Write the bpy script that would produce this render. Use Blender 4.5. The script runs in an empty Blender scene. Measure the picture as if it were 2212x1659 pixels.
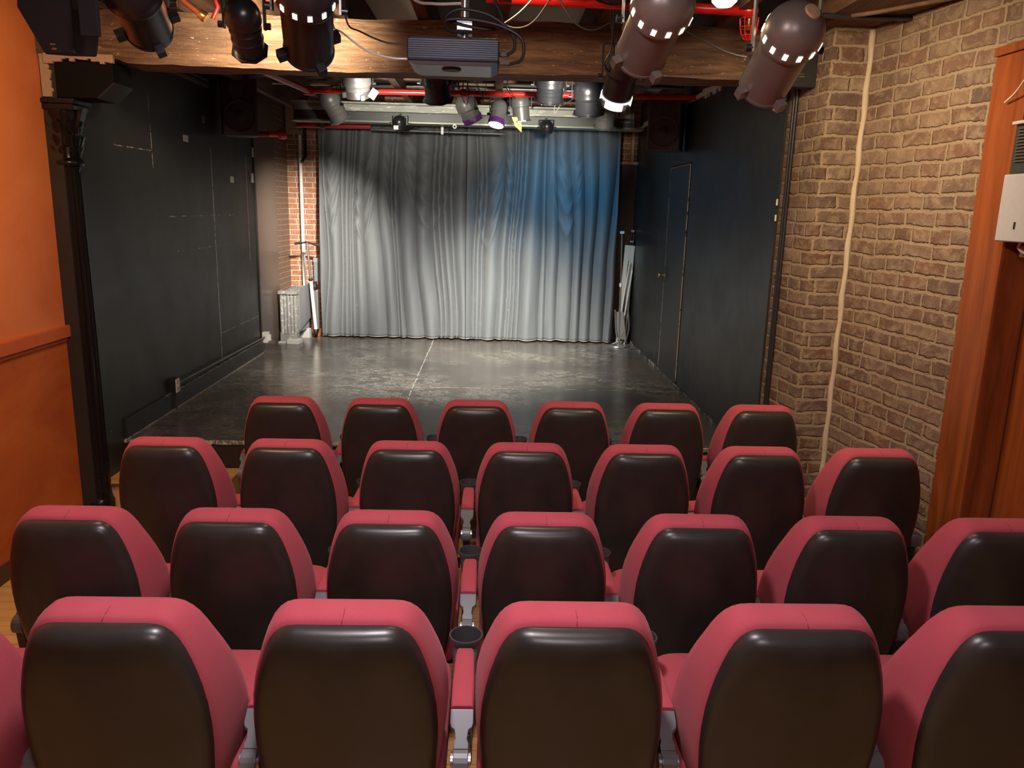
import bpy, bmesh, math, random
from mathutils import Vector, Matrix, noise as mnoise
random.seed(7)
sc = bpy.context.scene
COL = sc.collection
PI = math.pi

# ------------------------------------------------------------------ camera
cam_d = bpy.data.cameras.new('camera')
cam = bpy.data.objects.new('camera', cam_d)
COL.objects.link(cam)
R_ = Vector((0.99937151, -0.0254203, 0.02470605))
U_ = Vector((-0.01852974, 0.21954311, 0.97542681))
F_ = Vector((0.03021968, 0.97527157, -0.2189341))
mw = Matrix.Identity(4)
for i in range(3):
    mw[i][0], mw[i][1], mw[i][2] = R_[i], U_[i], -F_[i]
mw[2][3] = 2.12
cam.matrix_world = mw
cam_d.sensor_width = 36.0
cam_d.lens = 36.0 * 1692.73 / 2212.0
cam_d.clip_start = 0.05
sc.camera = cam

# ------------------------------------------------------------------ exposure and world
sc.view_settings.view_transform = 'Standard'
sc.view_settings.look = 'None'
sc.view_settings.gamma = 1.0
sc.view_settings.exposure = 0.0
sc.view_settings.use_curve_mapping = False
world = bpy.data.worlds.new('world')
sc.world = world
world.use_nodes = True
world.node_tree.nodes['Background'].inputs[0].default_value = (0.9, 0.8, 0.7, 1)
world.node_tree.nodes['Background'].inputs[1].default_value = 0.02

# ------------------------------------------------------------------ lights
def aim(o, target):
    d = Vector(target) - o.location
    o.rotation_euler = d.to_track_quat('-Z', 'Y').to_euler()

def area(name, loc, target, size, power, color, spread=180):
    l = bpy.data.lights.new(name, 'AREA')
    l.shape = 'DISK'
    l.size = size
    l.energy = power
    l.color = color
    l.spread = math.radians(spread)
    o = bpy.data.objects.new(name, l)
    COL.objects.link(o)
    o.location = loc
    aim(o, target)
    return o

def spot(name, loc, target, power, color, angle=60, blend=0.6, size=0.06):
    l = bpy.data.lights.new(name, 'SPOT')
    l.energy = power
    l.color = color
    l.spot_size = math.radians(angle)
    l.spot_blend = blend
    l.shadow_soft_size = size
    o = bpy.data.objects.new(name, l)
    COL.objects.link(o)
    o.location = loc
    aim(o, target)
    return o

WARM = (1.0, 0.72, 0.42)
COOL = (0.92, 0.92, 1.0)
NEUT = (1.0, 0.9, 0.76)
# house lamps on the auditorium ceiling
area('house_lamp_centre', (-0.25, 1.75, 3.15), (-0.25, 1.8, 0), 0.30, 52, (1.0, 0.88, 0.93))
area('house_lamp_front', (0.1, 4.25, 3.28), (0.0, 4.0, 0), 0.25, 22, WARM)
area('house_lamp_left', (-1.5, 3.5, 3.12), (-2.7, 4.0, 1.4), 0.25, 30, (1.0, 0.70, 0.40))
area('house_lamp_right', (1.2, 3.6, 3.12), (2.2, 4.5, 1.7), 0.25, 24, (1.0, 0.78, 0.50), 130)
area('house_lamp_back', (0.1, -0.2, 3.1), (0.0, 1.8, 0.5), 0.35, 26, (1.0, 0.88, 0.95))
# stage spots, plus added fills for the pipes and girder
spot('stage_spot_beam', (-1.12, 4.30, 3.06), (-1.22, 5.0, 3.00), 250, (1.0, 0.80, 0.56), 100, 1.0)
spot('stage_spot_left', (-1.15, 7.15, 2.95), (-2.40, 10.4, 1.35), 1500, (1.0, 0.93, 0.82), 42, 1.0)
spot('stage_spot_centre', (0.03, 8.14, 2.86), (0.10, 10.0, 0.25), 700, (1.0, 0.94, 0.80), 66, 1.0)
spot('stage_spot_right', (0.70, 4.80, 2.66), (0.2, 9.7, 0.1), 1300, (1.0, 0.95, 0.82), 32, 1.0)
spot('stage_spot_mid', (-0.47, 7.1, 2.95), (-1.0, 10.1, 0.5), 260, (0.96, 0.97, 1.0), 50, 1.0)
spot('stage_spot_blue', (0.575, 8.80, 2.90), (0.9, 10.15, 1.9), 130, (0.02, 0.42, 0.85), 100, 1.0)
spot('stage_spot_floor', (-0.5, 7.05, 2.98), (-0.4, 8.8, 0.42), 900, (1.0, 0.95, 0.88), 100, 1.0)
spot('fill_spot_pipes', (-0.85, 6.0, 2.78), (-0.95, 8.9, 3.40), 380, (1.0, 0.95, 0.84), 44, 1.0)  # added fill on lamps, pipes and girder, no fixture hangs here
spot('fill_spot_pipes', (0.55, 6.0, 2.78), (0.55, 8.9, 3.40), 380, (1.0, 0.95, 0.84), 44, 1.0)  # second added fill for the right half, also without a fixture
spot('fill_spot_girder', (0.0, 8.55, 2.96), (0.0, 9.05, 3.12), 14, (1.0, 0.95, 0.82), 160, 1.0)  # added to brighten the girder, standing in for the lit lamp's back spill
area('stage_wash_right', (0.3, 6.4, 3.1), (1.86, 7.0, 2.2), 0.2, 0.8, (0.6, 0.85, 1.0))

# ------------------------------------------------------------------ material helpers
class NT:
    def __init__(self, name, rough=0.5, metal=0.0, color=(0.5, 0.5, 0.5), spec=0.5):
        self.m = bpy.data.materials.new(name)
        self.m.use_nodes = True
        self.t = self.m.node_tree
        self.b = self.t.nodes['Principled BSDF']
        self.set('Roughness', rough)
        self.set('Metallic', metal)
        self.set('Base Color', (*color, 1))
        self.set('Specular IOR Level', spec)
        self._n = {}
    def set(self, k, v):
        s = self.b.inputs[k]
        if isinstance(v, bpy.types.NodeSocket):
            self.t.links.new(v, s)
        else:
            s.default_value = v
    def node(self, typ, **kw):
        n = self.t.nodes.new(typ)
        for k, v in kw.items():
            setattr(n, k, v)
        return n
    def inp(self, n, k, v):
        s = n.inputs[k]
        if isinstance(v, bpy.types.NodeSocket):
            self.t.links.new(v, s)
        else:
            s.default_value = v
    def coord(self, kind='Object'):
        if 'tc' not in self._n:
            self._n['tc'] = self.node('ShaderNodeTexCoord')
        return self._n['tc'].outputs[kind]
    def mapping(self, src, scale=(1, 1, 1), rot=(0, 0, 0), loc=(0, 0, 0)):
        n = self.node('ShaderNodeMapping')
        self.inp(n, 'Vector', src)
        n.inputs['Scale'].default_value = scale
        n.inputs['Rotation'].default_value = rot
        n.inputs['Location'].default_value = loc
        return n.outputs[0]
    def noise(self, vec, scale=5, detail=4, rough=0.55, dist=0.0, color=False):
        n = self.node('ShaderNodeTexNoise')
        self.inp(n, 'Vector', vec)
        n.inputs['Scale'].default_value = scale
        n.inputs['Detail'].default_value = detail
        n.inputs['Roughness'].default_value = rough
        n.inputs['Distortion'].default_value = dist
        return n.outputs['Color' if color else 'Fac']
    def voronoi(self, vec, scale=5, feature='F1'):
        n = self.node('ShaderNodeTexVoronoi', feature=feature)
        self.inp(n, 'Vector', vec)
        n.inputs['Scale'].default_value = scale
        return n.outputs['Distance']
    def ramp(self, fac, stops, interp='LINEAR'):
        n = self.node('ShaderNodeValToRGB')
        self.inp(n, 'Fac', fac)
        n.color_ramp.interpolation = interp
        e = n.color_ramp.elements
        while len(e) < len(stops):
            e.new(0.5)
        for el, (p, c) in zip(e, stops):
            el.position = p
            el.color = (*c, 1) if len(c) == 3 else c
        return n.outputs['Color']
    def mix(self, fac, a, b, mode='MIX'):
        n = self.node('ShaderNodeMix', data_type='RGBA', blend_type=mode)
        self.inp(n, 0, fac)
        for i, v in ((6, a), (7, b)):
            if isinstance(v, tuple) and len(v) == 3:
                v = (*v, 1)
            self.inp(n, i, v)
        return n.outputs[2]
    def math(self, op, a, b=None, c=None, clamp=False):
        n = self.node('ShaderNodeMath', operation=op, use_clamp=clamp)
        self.inp(n, 0, a)
        if b is not None:
            self.inp(n, 1, b)
        if c is not None:
            self.inp(n, 2, c)
        return n.outputs[0]
    def sep(self, vec):
        n = self.node('ShaderNodeSeparateXYZ')
        self.inp(n, 0, vec)
        return n.outputs
    def bump(self, h, strength=0.3, dist=0.01):
        n = self.node('ShaderNodeBump')
        self.inp(n, 'Height', h)
        n.inputs['Strength'].default_value = strength
        n.inputs['Distance'].default_value = dist
        self.set('Normal', n.outputs[0])
    def line(self, coord, pos, width):
        """1 close to coord == pos"""
        d = self.math('ABSOLUTE', self.math('SUBTRACT', coord, pos))
        return self.math('LESS_THAN', d, width)
    def between(self, coord, a, b):
        return self.math('MULTIPLY', self.math('GREATER_THAN', coord, a), self.math('LESS_THAN', coord, b))

MATS = {}
def simple(name, color, rough=0.5, metal=0.0, spec=0.5, emit=None, estr=0.0, bump=None):
    if name in MATS:
        return MATS[name]
    n = NT(name, rough, metal, color, spec)
    v = n.noise(n.coord(), 35, 3)
    n.set('Base Color', n.mix(0.25, color, n.mix(v, tuple(c * 0.6 for c in color), tuple(min(1, c * 1.35) for c in color))))
    if emit:
        n.set('Emission Color', (*emit, 1))
        n.set('Emission Strength', estr)
    if bump:
        n.bump(n.noise(n.coord(), bump[0], 4), bump[1], 0.004)
    MATS[name] = n.m
    return n.m

def m_fabric():
    n = NT('red_seat_fabric', 0.9, 0, (0.5, 0.05, 0.06), 0.15)
    big = n.noise(n.coord(), 9, 3)
    fine = n.noise(n.coord(), 420, 2)
    c = n.mix(big, (0.39, 0.062, 0.080), (0.48, 0.088, 0.115))
    c = n.mix(n.math('MULTIPLY', fine, 0.5), c, (0.30, 0.040, 0.052))
    n.set('Base Color', c)
    n.set('Sheen Weight', 0.12)
    n.set('Sheen Roughness', 0.5)
    n.set('Sheen Tint', (1.0, 0.55, 0.6, 1))
    n.bump(fine, 0.25, 0.002)
    return n.m

def m_shell():
    n = NT('black_shell_plastic', 0.42, 0, (0.03, 0.026, 0.024), 0.5)
    x = n.noise(n.coord(), 14, 4)
    n.set('Base Color', n.mix(x, (0.019, 0.0165, 0.013), (0.034, 0.030, 0.025)))
    n.set('Roughness', n.math('MULTIPLY_ADD', n.noise(n.coord(), 5, 4), 0.16, 0.27))
    sp = n.noise(n.mapping(n.coord(), (30, 30, 260)), 1, 2)
    n.bump(n.noise(n.coord(), 600, 2), 0.06, 0.001)
    return n.m

def m_brick(name, bricks, mortar, smear=0.45, rough=0.85, bw=0.205, bh=0.066, msize=0.009, bumpd=0.02, gloss=None, wob=0.02):
    n = NT(name, rough, 0, (0.4, 0.2, 0.1), 0.25)
    uv = n.coord('UV')
    wobc = n.noise(uv, 4.5, 3, color=True)
    off = n.node('ShaderNodeVectorMath', operation='SCALE')
    sub = n.node('ShaderNodeVectorMath', operation='SUBTRACT')
    n.inp(sub, 0, wobc); sub.inputs[1].default_value = (0.5, 0.5, 0.5)
    n.inp(off, 0, sub.outputs[0]); off.inputs['Scale'].default_value = wob * 2
    add0 = n.node('ShaderNodeVectorMath', operation='ADD')
    n.inp(add0, 0, uv); n.inp(add0, 1, off.outputs[0])
    sub2 = n.node('ShaderNodeVectorMath', operation='SUBTRACT')
    n.inp(sub2, 0, n.noise(uv, 34, 4, 0.6, color=True)); sub2.inputs[1].default_value = (0.5, 0.5, 0.5)
    off2 = n.node('ShaderNodeVectorMath', operation='SCALE')
    n.inp(off2, 0, sub2.outputs[0]); off2.inputs['Scale'].default_value = wob * 1.3
    add = n.node('ShaderNodeVectorMath', operation='ADD')
    n.inp(add, 0, add0.outputs[0]); n.inp(add, 1, off2.outputs[0])
    bt = n.node('ShaderNodeTexBrick')
    n.inp(bt, 'Vector', add.outputs[0])
    bt.inputs['Scale'].default_value = 1.0
    bt.inputs['Brick Width'].default_value = bw
    bt.inputs['Row Height'].default_value = bh
    bt.inputs['Mortar Size'].default_value = msize
    bt.inputs['Mortar Smooth'].default_value = 0.6
    bt.inputs['Bias'].default_value = 0.0
    bt.inputs['Color1'].default_value = (0, 0, 0, 1)
    bt.inputs['Color2'].default_value = (1, 1, 1, 1)
    bt.inputs['Mortar'].default_value = (0.5, 0.5, 0.5, 1)
    bt.offset_frequency = 2
    bt.squash = 0.62
    bt.squash_frequency = 4
    k = len(bricks)
    bc = n.ramp(bt.outputs['Color'], [(i / (k - 1), b) for i, b in enumerate(bricks)])
    var = n.noise(uv, 16, 5, 0.65)
    bc = n.mix(n.math('MULTIPLY', var, 0.8), bc, tuple(c * 0.45 for c in bricks[0]))
    fine = n.noise(uv, 75, 5, 0.7)
    mo = n.mix(fine, tuple(c * 0.72 for c in mortar), mortar)
    sm = n.ramp(n.noise(uv, 11, 6, 0.7, 0.6), [(0.46, (0, 0, 0)), (0.66, (1, 1, 1))])
    fac = n.math('MAXIMUM', bt.outputs['Fac'], n.math('MULTIPLY', sm, smear))
    col = n.mix(fac, bc, mo)
    if smear > 0.6:   # old limewash residue in broad clouds
        hz = n.ramp(n.noise(uv, 1.3, 4, 0.6), [(0.38, (0, 0, 0)), (0.68, (1, 1, 1))])
        col = n.mix(n.math('MULTIPLY', hz, 0.48), col, n.mix(fine, (0.19, 0.125, 0.082), (0.30, 0.21, 0.14)))
        sp = n.math('GREATER_THAN', n.noise(uv, 55, 3, 0.7), 0.70)
        col = n.mix(n.math('MULTIPLY', sp, 0.7), col, (0.60, 0.48, 0.33))
    n.set('Base Color', col)
    h = n.math('SUBTRACT', 1.0, bt.outputs['Fac'])
    h = n.math('ADD', n.math('MULTIPLY', h, 0.55), n.math('MULTIPLY', n.noise(uv, 28, 6, 0.7), 0.9))
    n.bump(h, 0.9, bumpd)
    if gloss:
        n.set('Roughness', gloss)
    return n.m

def m_wood(name, dark, mid, light, axis=0, scale=1.0, rough=0.5, chips=None, bumps=0.3, planks=None, swirl=0.0):
    n = NT(name, rough, 0, mid, 0.4)
    s = [9.0, 9.0, 9.0]
    s[axis] = 0.9 if chips else 0.7
    v = n.mapping(n.coord(), tuple(a * scale for a in s))
    g = n.noise(v, 2.2, 7, 0.62, 0.6 + swirl)
    g2 = n.noise(v, 9, 5, 0.6, 0.2)
    c = n.ramp(g, [(0.28, dark), (0.5, mid), (0.72, light)])
    c = n.mix(n.math('MULTIPLY', g2, 0.55), c, dark)
    h = g2
    if planks:
        pa, w = planks
        co = n.sep(n.coord())[pa]
        fr = n.math('FRACT', n.math('DIVIDE', co, w))
        gap = n.math('LESS_THAN', fr, 0.03)
        idx = n.math('FLOOR', n.math('DIVIDE', co, w))
        wn = n.node('ShaderNodeTexWhiteNoise', noise_dimensions='1D')
        n.inp(wn, 'W', idx)
        c = n.mix(n.math('MULTIPLY', wn.outputs[0], 0.4), c, mid)
        c = n.mix(gap, c, tuple(x * 0.3 for x in dark))
    if chips:
        ch = n.ramp(n.noise(n.mapping(n.coord(), (7, 22, 22)), 4, 6, 0.75, 1.0), [(0.70, (0, 0, 0)), (0.73, (1, 1, 1))])
        c = n.mix(n.math('MULTIPLY', ch, 0.8), c, chips)
        kn = n.ramp(n.voronoi(n.mapping(n.coord(), (2.2, 7, 9)), 1.0), [(0.0, (1, 1, 1)), (0.16, (0, 0, 0))])
        c = n.mix(n.math('MULTIPLY', kn, 0.75), c, tuple(x * 0.35 for x in dark))
        h = n.math('ADD', g2, n.math('MULTIPLY', n.noise(n.coord(), 60, 4), 0.5))
    n.set('Base Color', c)
    n.bump(h, bumps, 0.012)
    return n.m

def m_orange(name, a, b, c_):
    n = NT(name, 0.55, 0, a, 0.35)
    v = n.noise(n.mapping(n.coord(), (1, 0.8, 1.3), (0.5, 0, 0)), 1.6, 6, 0.6, 0.8)
    f = n.noise(n.coord(), 30, 4)
    c = n.ramp(v, [(0.3, a), (0.52, b), (0.75, c_)])
    c = n.mix(n.math('MULTIPLY', f, 0.25), c, a)
    n.set('Base Color', c)
    n.bump(n.noise(n.coord(), 45, 5, 0.6), 0.12, 0.004)
    return n.m

def m_black_wall(name, coord_axis=1, seams=(), hseams=(), marks=(), rough=0.38, base=(0.023, 0.022, 0.019)):
    """black painted boards; worn pale paint along joints, a few pale nicks"""
    n = NT(name, rough, 0, base, 0.5)
    xyz = n.sep(n.coord())
    y, z = xyz[coord_axis], xyz[2]
    big = n.noise(n.mapping(n.coord(), (0.8, 0.8, 0.4)), 2.5, 4)
    c = n.mix(big, tuple(k * 0.7 for k in base), tuple(k * 1.35 for k in base))
    wear = n.noise(n.mapping(n.coord(), (9, 9, 9)), 3.0, 5, 0.75)
    wob = n.math('MULTIPLY', n.math('SUBTRACT', n.noise(n.coord(), 5, 3), 0.5), 0.012)
    yw = n.math('ADD', y, wob)
    zw = n.math('ADD', z, wob)
    tot = None
    for (p, w, z0, z1, th) in seams:
        l = n.math('MULTIPLY', n.line(yw, p, w * 1.4), n.between(z, z0, z1))
        l = n.math('MULTIPLY', l, n.math('GREATER_THAN', wear, th))
        tot = l if tot is None else n.math('MAXIMUM', tot, l)
    for (p, w, y0, y1, th) in hseams:
        l = n.math('MULTIPLY', n.line(zw, p, w), n.between(y, y0, y1))
        l = n.math('MULTIPLY', l, n.math('GREATER_THAN', wear, th))
        tot = l if tot is None else n.math('MAXIMUM', tot, l)
    if tot is not None:
        c = n.mix(tot, c, (0.45, 0.39, 0.33))
    nick = n.ramp(n.voronoi(n.mapping(n.coord(), (1.5, 1.5, 1.5)), 2.1), [(0.0, (1, 1, 1)), (0.012, (1, 1, 1)), (0.016, (0, 0, 0))])
    c = n.mix(nick, c, (0.55, 0.52, 0.5))
    n.set('Base Color', c)
    n.set('Roughness', n.math('MULTIPLY_ADD', n.noise(n.coord(), 3.5, 5), 0.25, rough - 0.1))
    n.bump(n.noise(n.coord(), 16, 5), 0.12, 0.004)
    return n.m

def m_stage_floor():
    n = NT('stage_floor_paint', 0.3, 0, (0.03, 0.03, 0.03), 0.55)
    co = n.coord()
    xyz = n.sep(co)
    c = n.mix(n.noise(co, 1.4, 5), (0.044, 0.038, 0.032), (0.094, 0.083, 0.070))
    # scuffs running mostly sideways, in patches
    patch = n.ramp(n.noise(n.mapping(co, (0.8, 0.7, 1)), 1.3, 3), [(0.42, (0, 0, 0)), (0.62, (1, 1, 1))])
    s1 = n.noise(n.mapping(co, (1.6, 5.5, 1)), 3.2, 8, 0.72, 1.4)
    l1 = n.math('LESS_THAN', n.math('ABSOLUTE', n.math('SUBTRACT', s1, 0.5)), 0.010)
    s2 = n.noise(n.mapping(co, (2.5, 3.2, 1), (0, 0, 0.7)), 2.0, 7, 0.7, 2.0)
    l2 = n.math('LESS_THAN', n.math('ABSOLUTE', n.math('SUBTRACT', s2, 0.46)), 0.007)
    sc_ = n.math('MULTIPLY', n.math('MAXIMUM', l1, l2), n.math('GREATER_THAN', n.noise(co, 5, 4, 0.7), 0.46))
    sc_ = n.math('MULTIPLY', sc_, patch)
    c = n.mix(n.math('MULTIPLY', sc_, 0.75), c, (0.46, 0.44, 0.37))
    # sheet joints
    wob = n.math('MULTIPLY', n.math('SUBTRACT', n.noise(co, 3, 4), 0.5), 0.03)
    j1 = n.math('MULTIPLY', n.line(n.math('ADD', xyz[0], wob), -0.72, 0.005), n.math('GREATER_THAN', n.noise(co, 7, 4), 0.44))
    j2 = n.math('MULTIPLY', n.line(n.math('ADD', xyz[1], wob), 7.35, 0.006), n.math('GREATER_THAN', n.noise(co, 7, 4), 0.5))
    c = n.mix(n.math('MULTIPLY', n.math('MAXIMUM', j1, j2), 0.8), c, (0.40, 0.38, 0.32))
    n.set('Base Color', c)
    r = n.math('MULTIPLY_ADD', n.noise(n.mapping(co, (1, 2, 1)), 4, 6, 0.65), 0.22, 0.12)
    n.set('Roughness', r)
    n.bump(n.noise(n.mapping(co, (1, 1.6, 1)), 9, 5, 0.55), 0.07, 0.004)
    return n.m

def m_curtain():
    n = NT('grey_stage_velvet', 0.62, 0, (0.12, 0.13, 0.14), 0.3)
    v = n.noise(n.mapping(n.coord(), (6, 6, 0.6)), 2.5, 5, 0.6)
    c = n.mix(v, (0.085, 0.093, 0.098), (0.15, 0.158, 0.160))
    st = n.ramp(n.noise(n.mapping(n.coord(), (3, 3, 1.2)), 14, 4, 0.7), [(0.66, (0, 0, 0)), (0.74, (1, 1, 1))])
    c = n.mix(n.math('MULTIPLY', st, 0.25), c, (0.30, 0.30, 0.29))
    n.set('Base Color', c)
    n.set('Sheen Weight', 0.25)
    n.set('Sheen Roughness', 0.35)
    n.bump(n.noise(n.coord(), 130, 3), 0.15, 0.002)
    return n.m

def m_chipped(name, paint, under, th=0.6, rough=0.45, stretch=(1.2, 5, 9)):
    n = NT(name, rough, 0, paint, 0.5)
    ch = n.ramp(n.noise(n.mapping(n.coord(), stretch), 3.2, 7, 0.72, 0.6), [(th, (0, 0, 0)), (th + 0.015, (1, 1, 1))])
    p = n.mix(n.noise(n.coord(), 8, 4), tuple(k * 0.75 for k in paint), tuple(k * 1.2 for k in paint))
    n.set('Base Color', n.mix(ch, p, under))
    n.bump(ch, 0.3, 0.003)
    return n.m

FAB = m_fabric()
SHELL = m_shell()
BRICK_R = m_brick('old_brick_pale', [(0.12, 0.066, 0.046), (0.23, 0.115, 0.070), (0.15, 0.095, 0.072), (0.30, 0.20, 0.135), (0.17, 0.11, 0.08)], (0.37, 0.27, 0.175), 0.95, wob=0.018, msize=0.013, bw=0.235, bh=0.083)
BRICK_B = m_brick('stage_brick_red', [(0.42, 0.16, 0.09), (0.54, 0.23, 0.13), (0.48, 0.20, 0.11)], (0.72, 0.60, 0.46), 0.25, wob=0.006)
BRICK_P = m_brick('brick_painted_brown', [(0.19, 0.12, 0.085), (0.22, 0.14, 0.10), (0.20, 0.125, 0.09)], (0.30, 0.23, 0.17), 0.1, wob=0.004, gloss=0.35, bumpd=0.008)
def m_beam():
    n = NT('hewn_beam_wood', 0.6, 0, (0.2, 0.1, 0.05), 0.4)
    co = n.coord()
    g = n.noise(n.mapping(co, (0.9, 7, 9)), 2.4, 8, 0.68, 1.3)
    c = n.ramp(g, [(0.30, (0.060, 0.034, 0.020)), (0.44, (0.15, 0.085, 0.048)), (0.56, (0.25, 0.145, 0.080)), (0.72, (0.38, 0.24, 0.14))])
    st = n.noise(n.mapping(co, (3, 26, 34)), 2.0, 5, 0.6, 0.3)
    c = n.mix(n.math('MULTIPLY', st, 0.6), c, (0.09, 0.05, 0.03))
    pt = n.ramp(n.noise(n.mapping(co, (1.3, 2.5, 3.5)), 1.8, 4, 0.6), [(0.48, (0, 0, 0)), (0.66, (1, 1, 1))])
    c = n.mix(n.math('MULTIPLY', pt, 0.55), c, (0.075, 0.045, 0.030))
    kn = n.ramp(n.voronoi(n.mapping(co, (1.8, 5, 6)), 1.0), [(0.0, (1, 1, 1)), (0.13, (0, 0, 0))])
    c = n.mix(n.math('MULTIPLY', kn, 0.85), c, (0.03, 0.016, 0.010))
    chn = n.noise(n.mapping(co, (11, 26, 26)), 2.2, 5, 0.7, 0.6)
    ch = n.math('MULTIPLY', n.ramp(chn, [(0.635, (0, 0, 0)), (0.65, (1, 1, 1))]), n.math('GREATER_THAN', n.noise(co, 3, 3), 0.47))
    c = n.mix(n.math('MULTIPLY', ch, 0.85), c, (0.60, 0.42, 0.26))
    n.set('Base Color', c)
    h = n.math('ADD', n.math('MULTIPLY', g, 1.6), n.math('ADD', st, n.math('MULTIPLY', n.noise(co, 50, 4), 0.4)))
    n.bump(h, 0.8, 0.012)
    return n.m
BEAM = m_beam()
FLOORW = m_wood('oak_floor_boards', (0.42, 0.20, 0.06), (0.66, 0.36, 0.12), (0.78, 0.47, 0.19), 0, 1.0, 0.32, planks=(1, 0.083), bumps=0.08)
STAIN = m_wood('stained_pine', (0.12, 0.028, 0.006), (0.27, 0.065, 0.014), (0.40, 0.11, 0.025), 2, 0.6, 0.38, bumps=0.08)
PLY = m_wood('stained_plywood', (0.11, 0.024, 0.005), (0.25, 0.058, 0.012), (0.34, 0.09, 0.02), 2, 0.35, 0.42, bumps=0.08, swirl=2.2)
JOIST = m_wood('old_joist_wood', (0.05, 0.025, 0.014), (0.13, 0.066, 0.036), (0.22, 0.12, 0.07), 1, 0.9, 0.7, bumps=0.4)
PALEW = m_wood('raw_pine', (0.40, 0.22, 0.09), (0.60, 0.37, 0.17), (0.7, 0.47, 0.24), 2, 1.0, 0.5, bumps=0.15)
OR_UP = m_orange('orange_wall_paint', (0.56, 0.135, 0.040), (0.68, 0.19, 0.060), (0.72, 0.23, 0.075))
OR_LO = m_orange('burnt_orange_paint', (0.34, 0.060, 0.012), (0.50, 0.115, 0.022), (0.60, 0.17, 0.035))
OR_RAIL = m_orange('rail_orange_paint', (0.44, 0.085, 0.025), (0.52, 0.11, 0.03), (0.56, 0.13, 0.035))
WALL_SL = m_black_wall('stage_wall_left_paint', 1,
    seams=((6.32, 0.004, 2.35, 2.9, 0.5), (7.62, 0.006, 0.55, 2.6, 0.44), (8.68, 0.006, 1.5, 2.6, 0.42), (6.05, 0.003, 0.45, 2.3, 0.62)),
    hseams=((1.985, 0.005, 6.5, 8.2, 0.56), (1.70, 0.004, 6.6, 8.0, 0.57), (0.86, 0.003, 7.6, 8.9, 0.50), (2.48, 0.003, 5.7, 6.3, 0.5)))
WALL_SR = m_black_wall('stage_wall_right_paint', 1, seams=((7.30, 0.003, 1.2, 2.6, 0.6),))
BLACKP = simple('black_paint', (0.018, 0.017, 0.017), 0.4)
BLACKM = simple('black_enamel_metal', (0.016, 0.016, 0.018), 0.3, 0.0, 0.6)
BLACKG = simple('black_gloss_iron', (0.007, 0.0066, 0.007), 0.20, 0.0, 0.45, bump=(40, 0.5))
RUBBER = simple('black_rubber', (0.012, 0.012, 0.012), 0.55)
GREYPL = simple('grey_arm_plastic', (0.13, 0.135, 0.14), 0.38)
DARKPL = simple('dark_cup_plastic', (0.03, 0.03, 0.032), 0.4)
METAL = simple('dull_steel', (0.42, 0.41, 0.40), 0.32, 0.85)
SILVER = simple('bronze_silver_can', (0.22, 0.175, 0.145), 0.36, 0.3)
GREYCAN = simple('grey_can_metal', (0.22, 0.215, 0.205), 0.4, 0.3)
REDP = simple('red_pipe_gloss', (0.62, 0.018, 0.012), 0.22)
DKRED = simple('dark_red_pipe', (0.30, 0.012, 0.016), 0.35)
WHITEP = simple('white_enamel', (0.72, 0.70, 0.66), 0.4)
UNITW = simple('white_unit_casing', (0.42, 0.40, 0.41), 0.4)
CREAM = simple('cream_ceiling_panel', (0.42, 0.38, 0.28), 0.7)
PLASTER = simple('crumbly_plaster', (0.40, 0.28, 0.18), 0.9, bump=(25, 0.9))
DPLAST = simple('dark_plaster', (0.11, 0.085, 0.065), 0.8, bump=(12, 0.6))
RADI = m_chipped('radiator_paint', (0.20, 0.20, 0.19), (0.42, 0.40, 0.36), 0.56, 0.45, (6, 6, 6))
GIRDER = m_chipped('girder_paint', (0.30, 0.30, 0.255), (0.68, 0.66, 0.52), 0.57, 0.4)
GIRDER_D = m_chipped('girder_dark_paint', (0.055, 0.055, 0.05), (0.62, 0.6, 0.48), 0.64, 0.4)
BRASS = simple('brass', (0.75, 0.55, 0.20), 0.25, 0.9)
BEIGE = simple('beige_board', (0.62, 0.54, 0.40), 0.5)
NAVY = simple('projector_navy_plastic', (0.006, 0.007, 0.018), 0.5, spec=0.2)
SMOKE = simple('projector_grey_underside', (0.12, 0.13, 0.13), 0.22)
COPPER = simple('copper_pipe', (0.62, 0.22, 0.12), 0.3, 0.7)
CLOTH = simple('speaker_cloth', (0.05, 0.05, 0.055), 0.7)
BASEB = simple('dark_skirting', (0.06, 0.025, 0.012), 0.45)
YELLOW = simple('yellow_gel', (0.80, 0.74, 0.22), 0.5)
PURPLE = simple('purple_light_band', (0.15, 0.035, 0.24), 0.35)  # purple light on the lamp fronts, painted as a band colour
LAMPW = simple('lit_lens_white', (1, 1, 1), 0.4, emit=(1.0, 0.93, 0.82), estr=14)
LAMPC = simple('lit_lens_cool', (1, 1, 1), 0.4, emit=(0.85, 0.92, 1.0), estr=7)
VENTL = simple('lit_vent', (1, 0.9, 0.7), 0.5, emit=(1.0, 0.86, 0.60), estr=3.2)
CURT = m_curtain()

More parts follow.
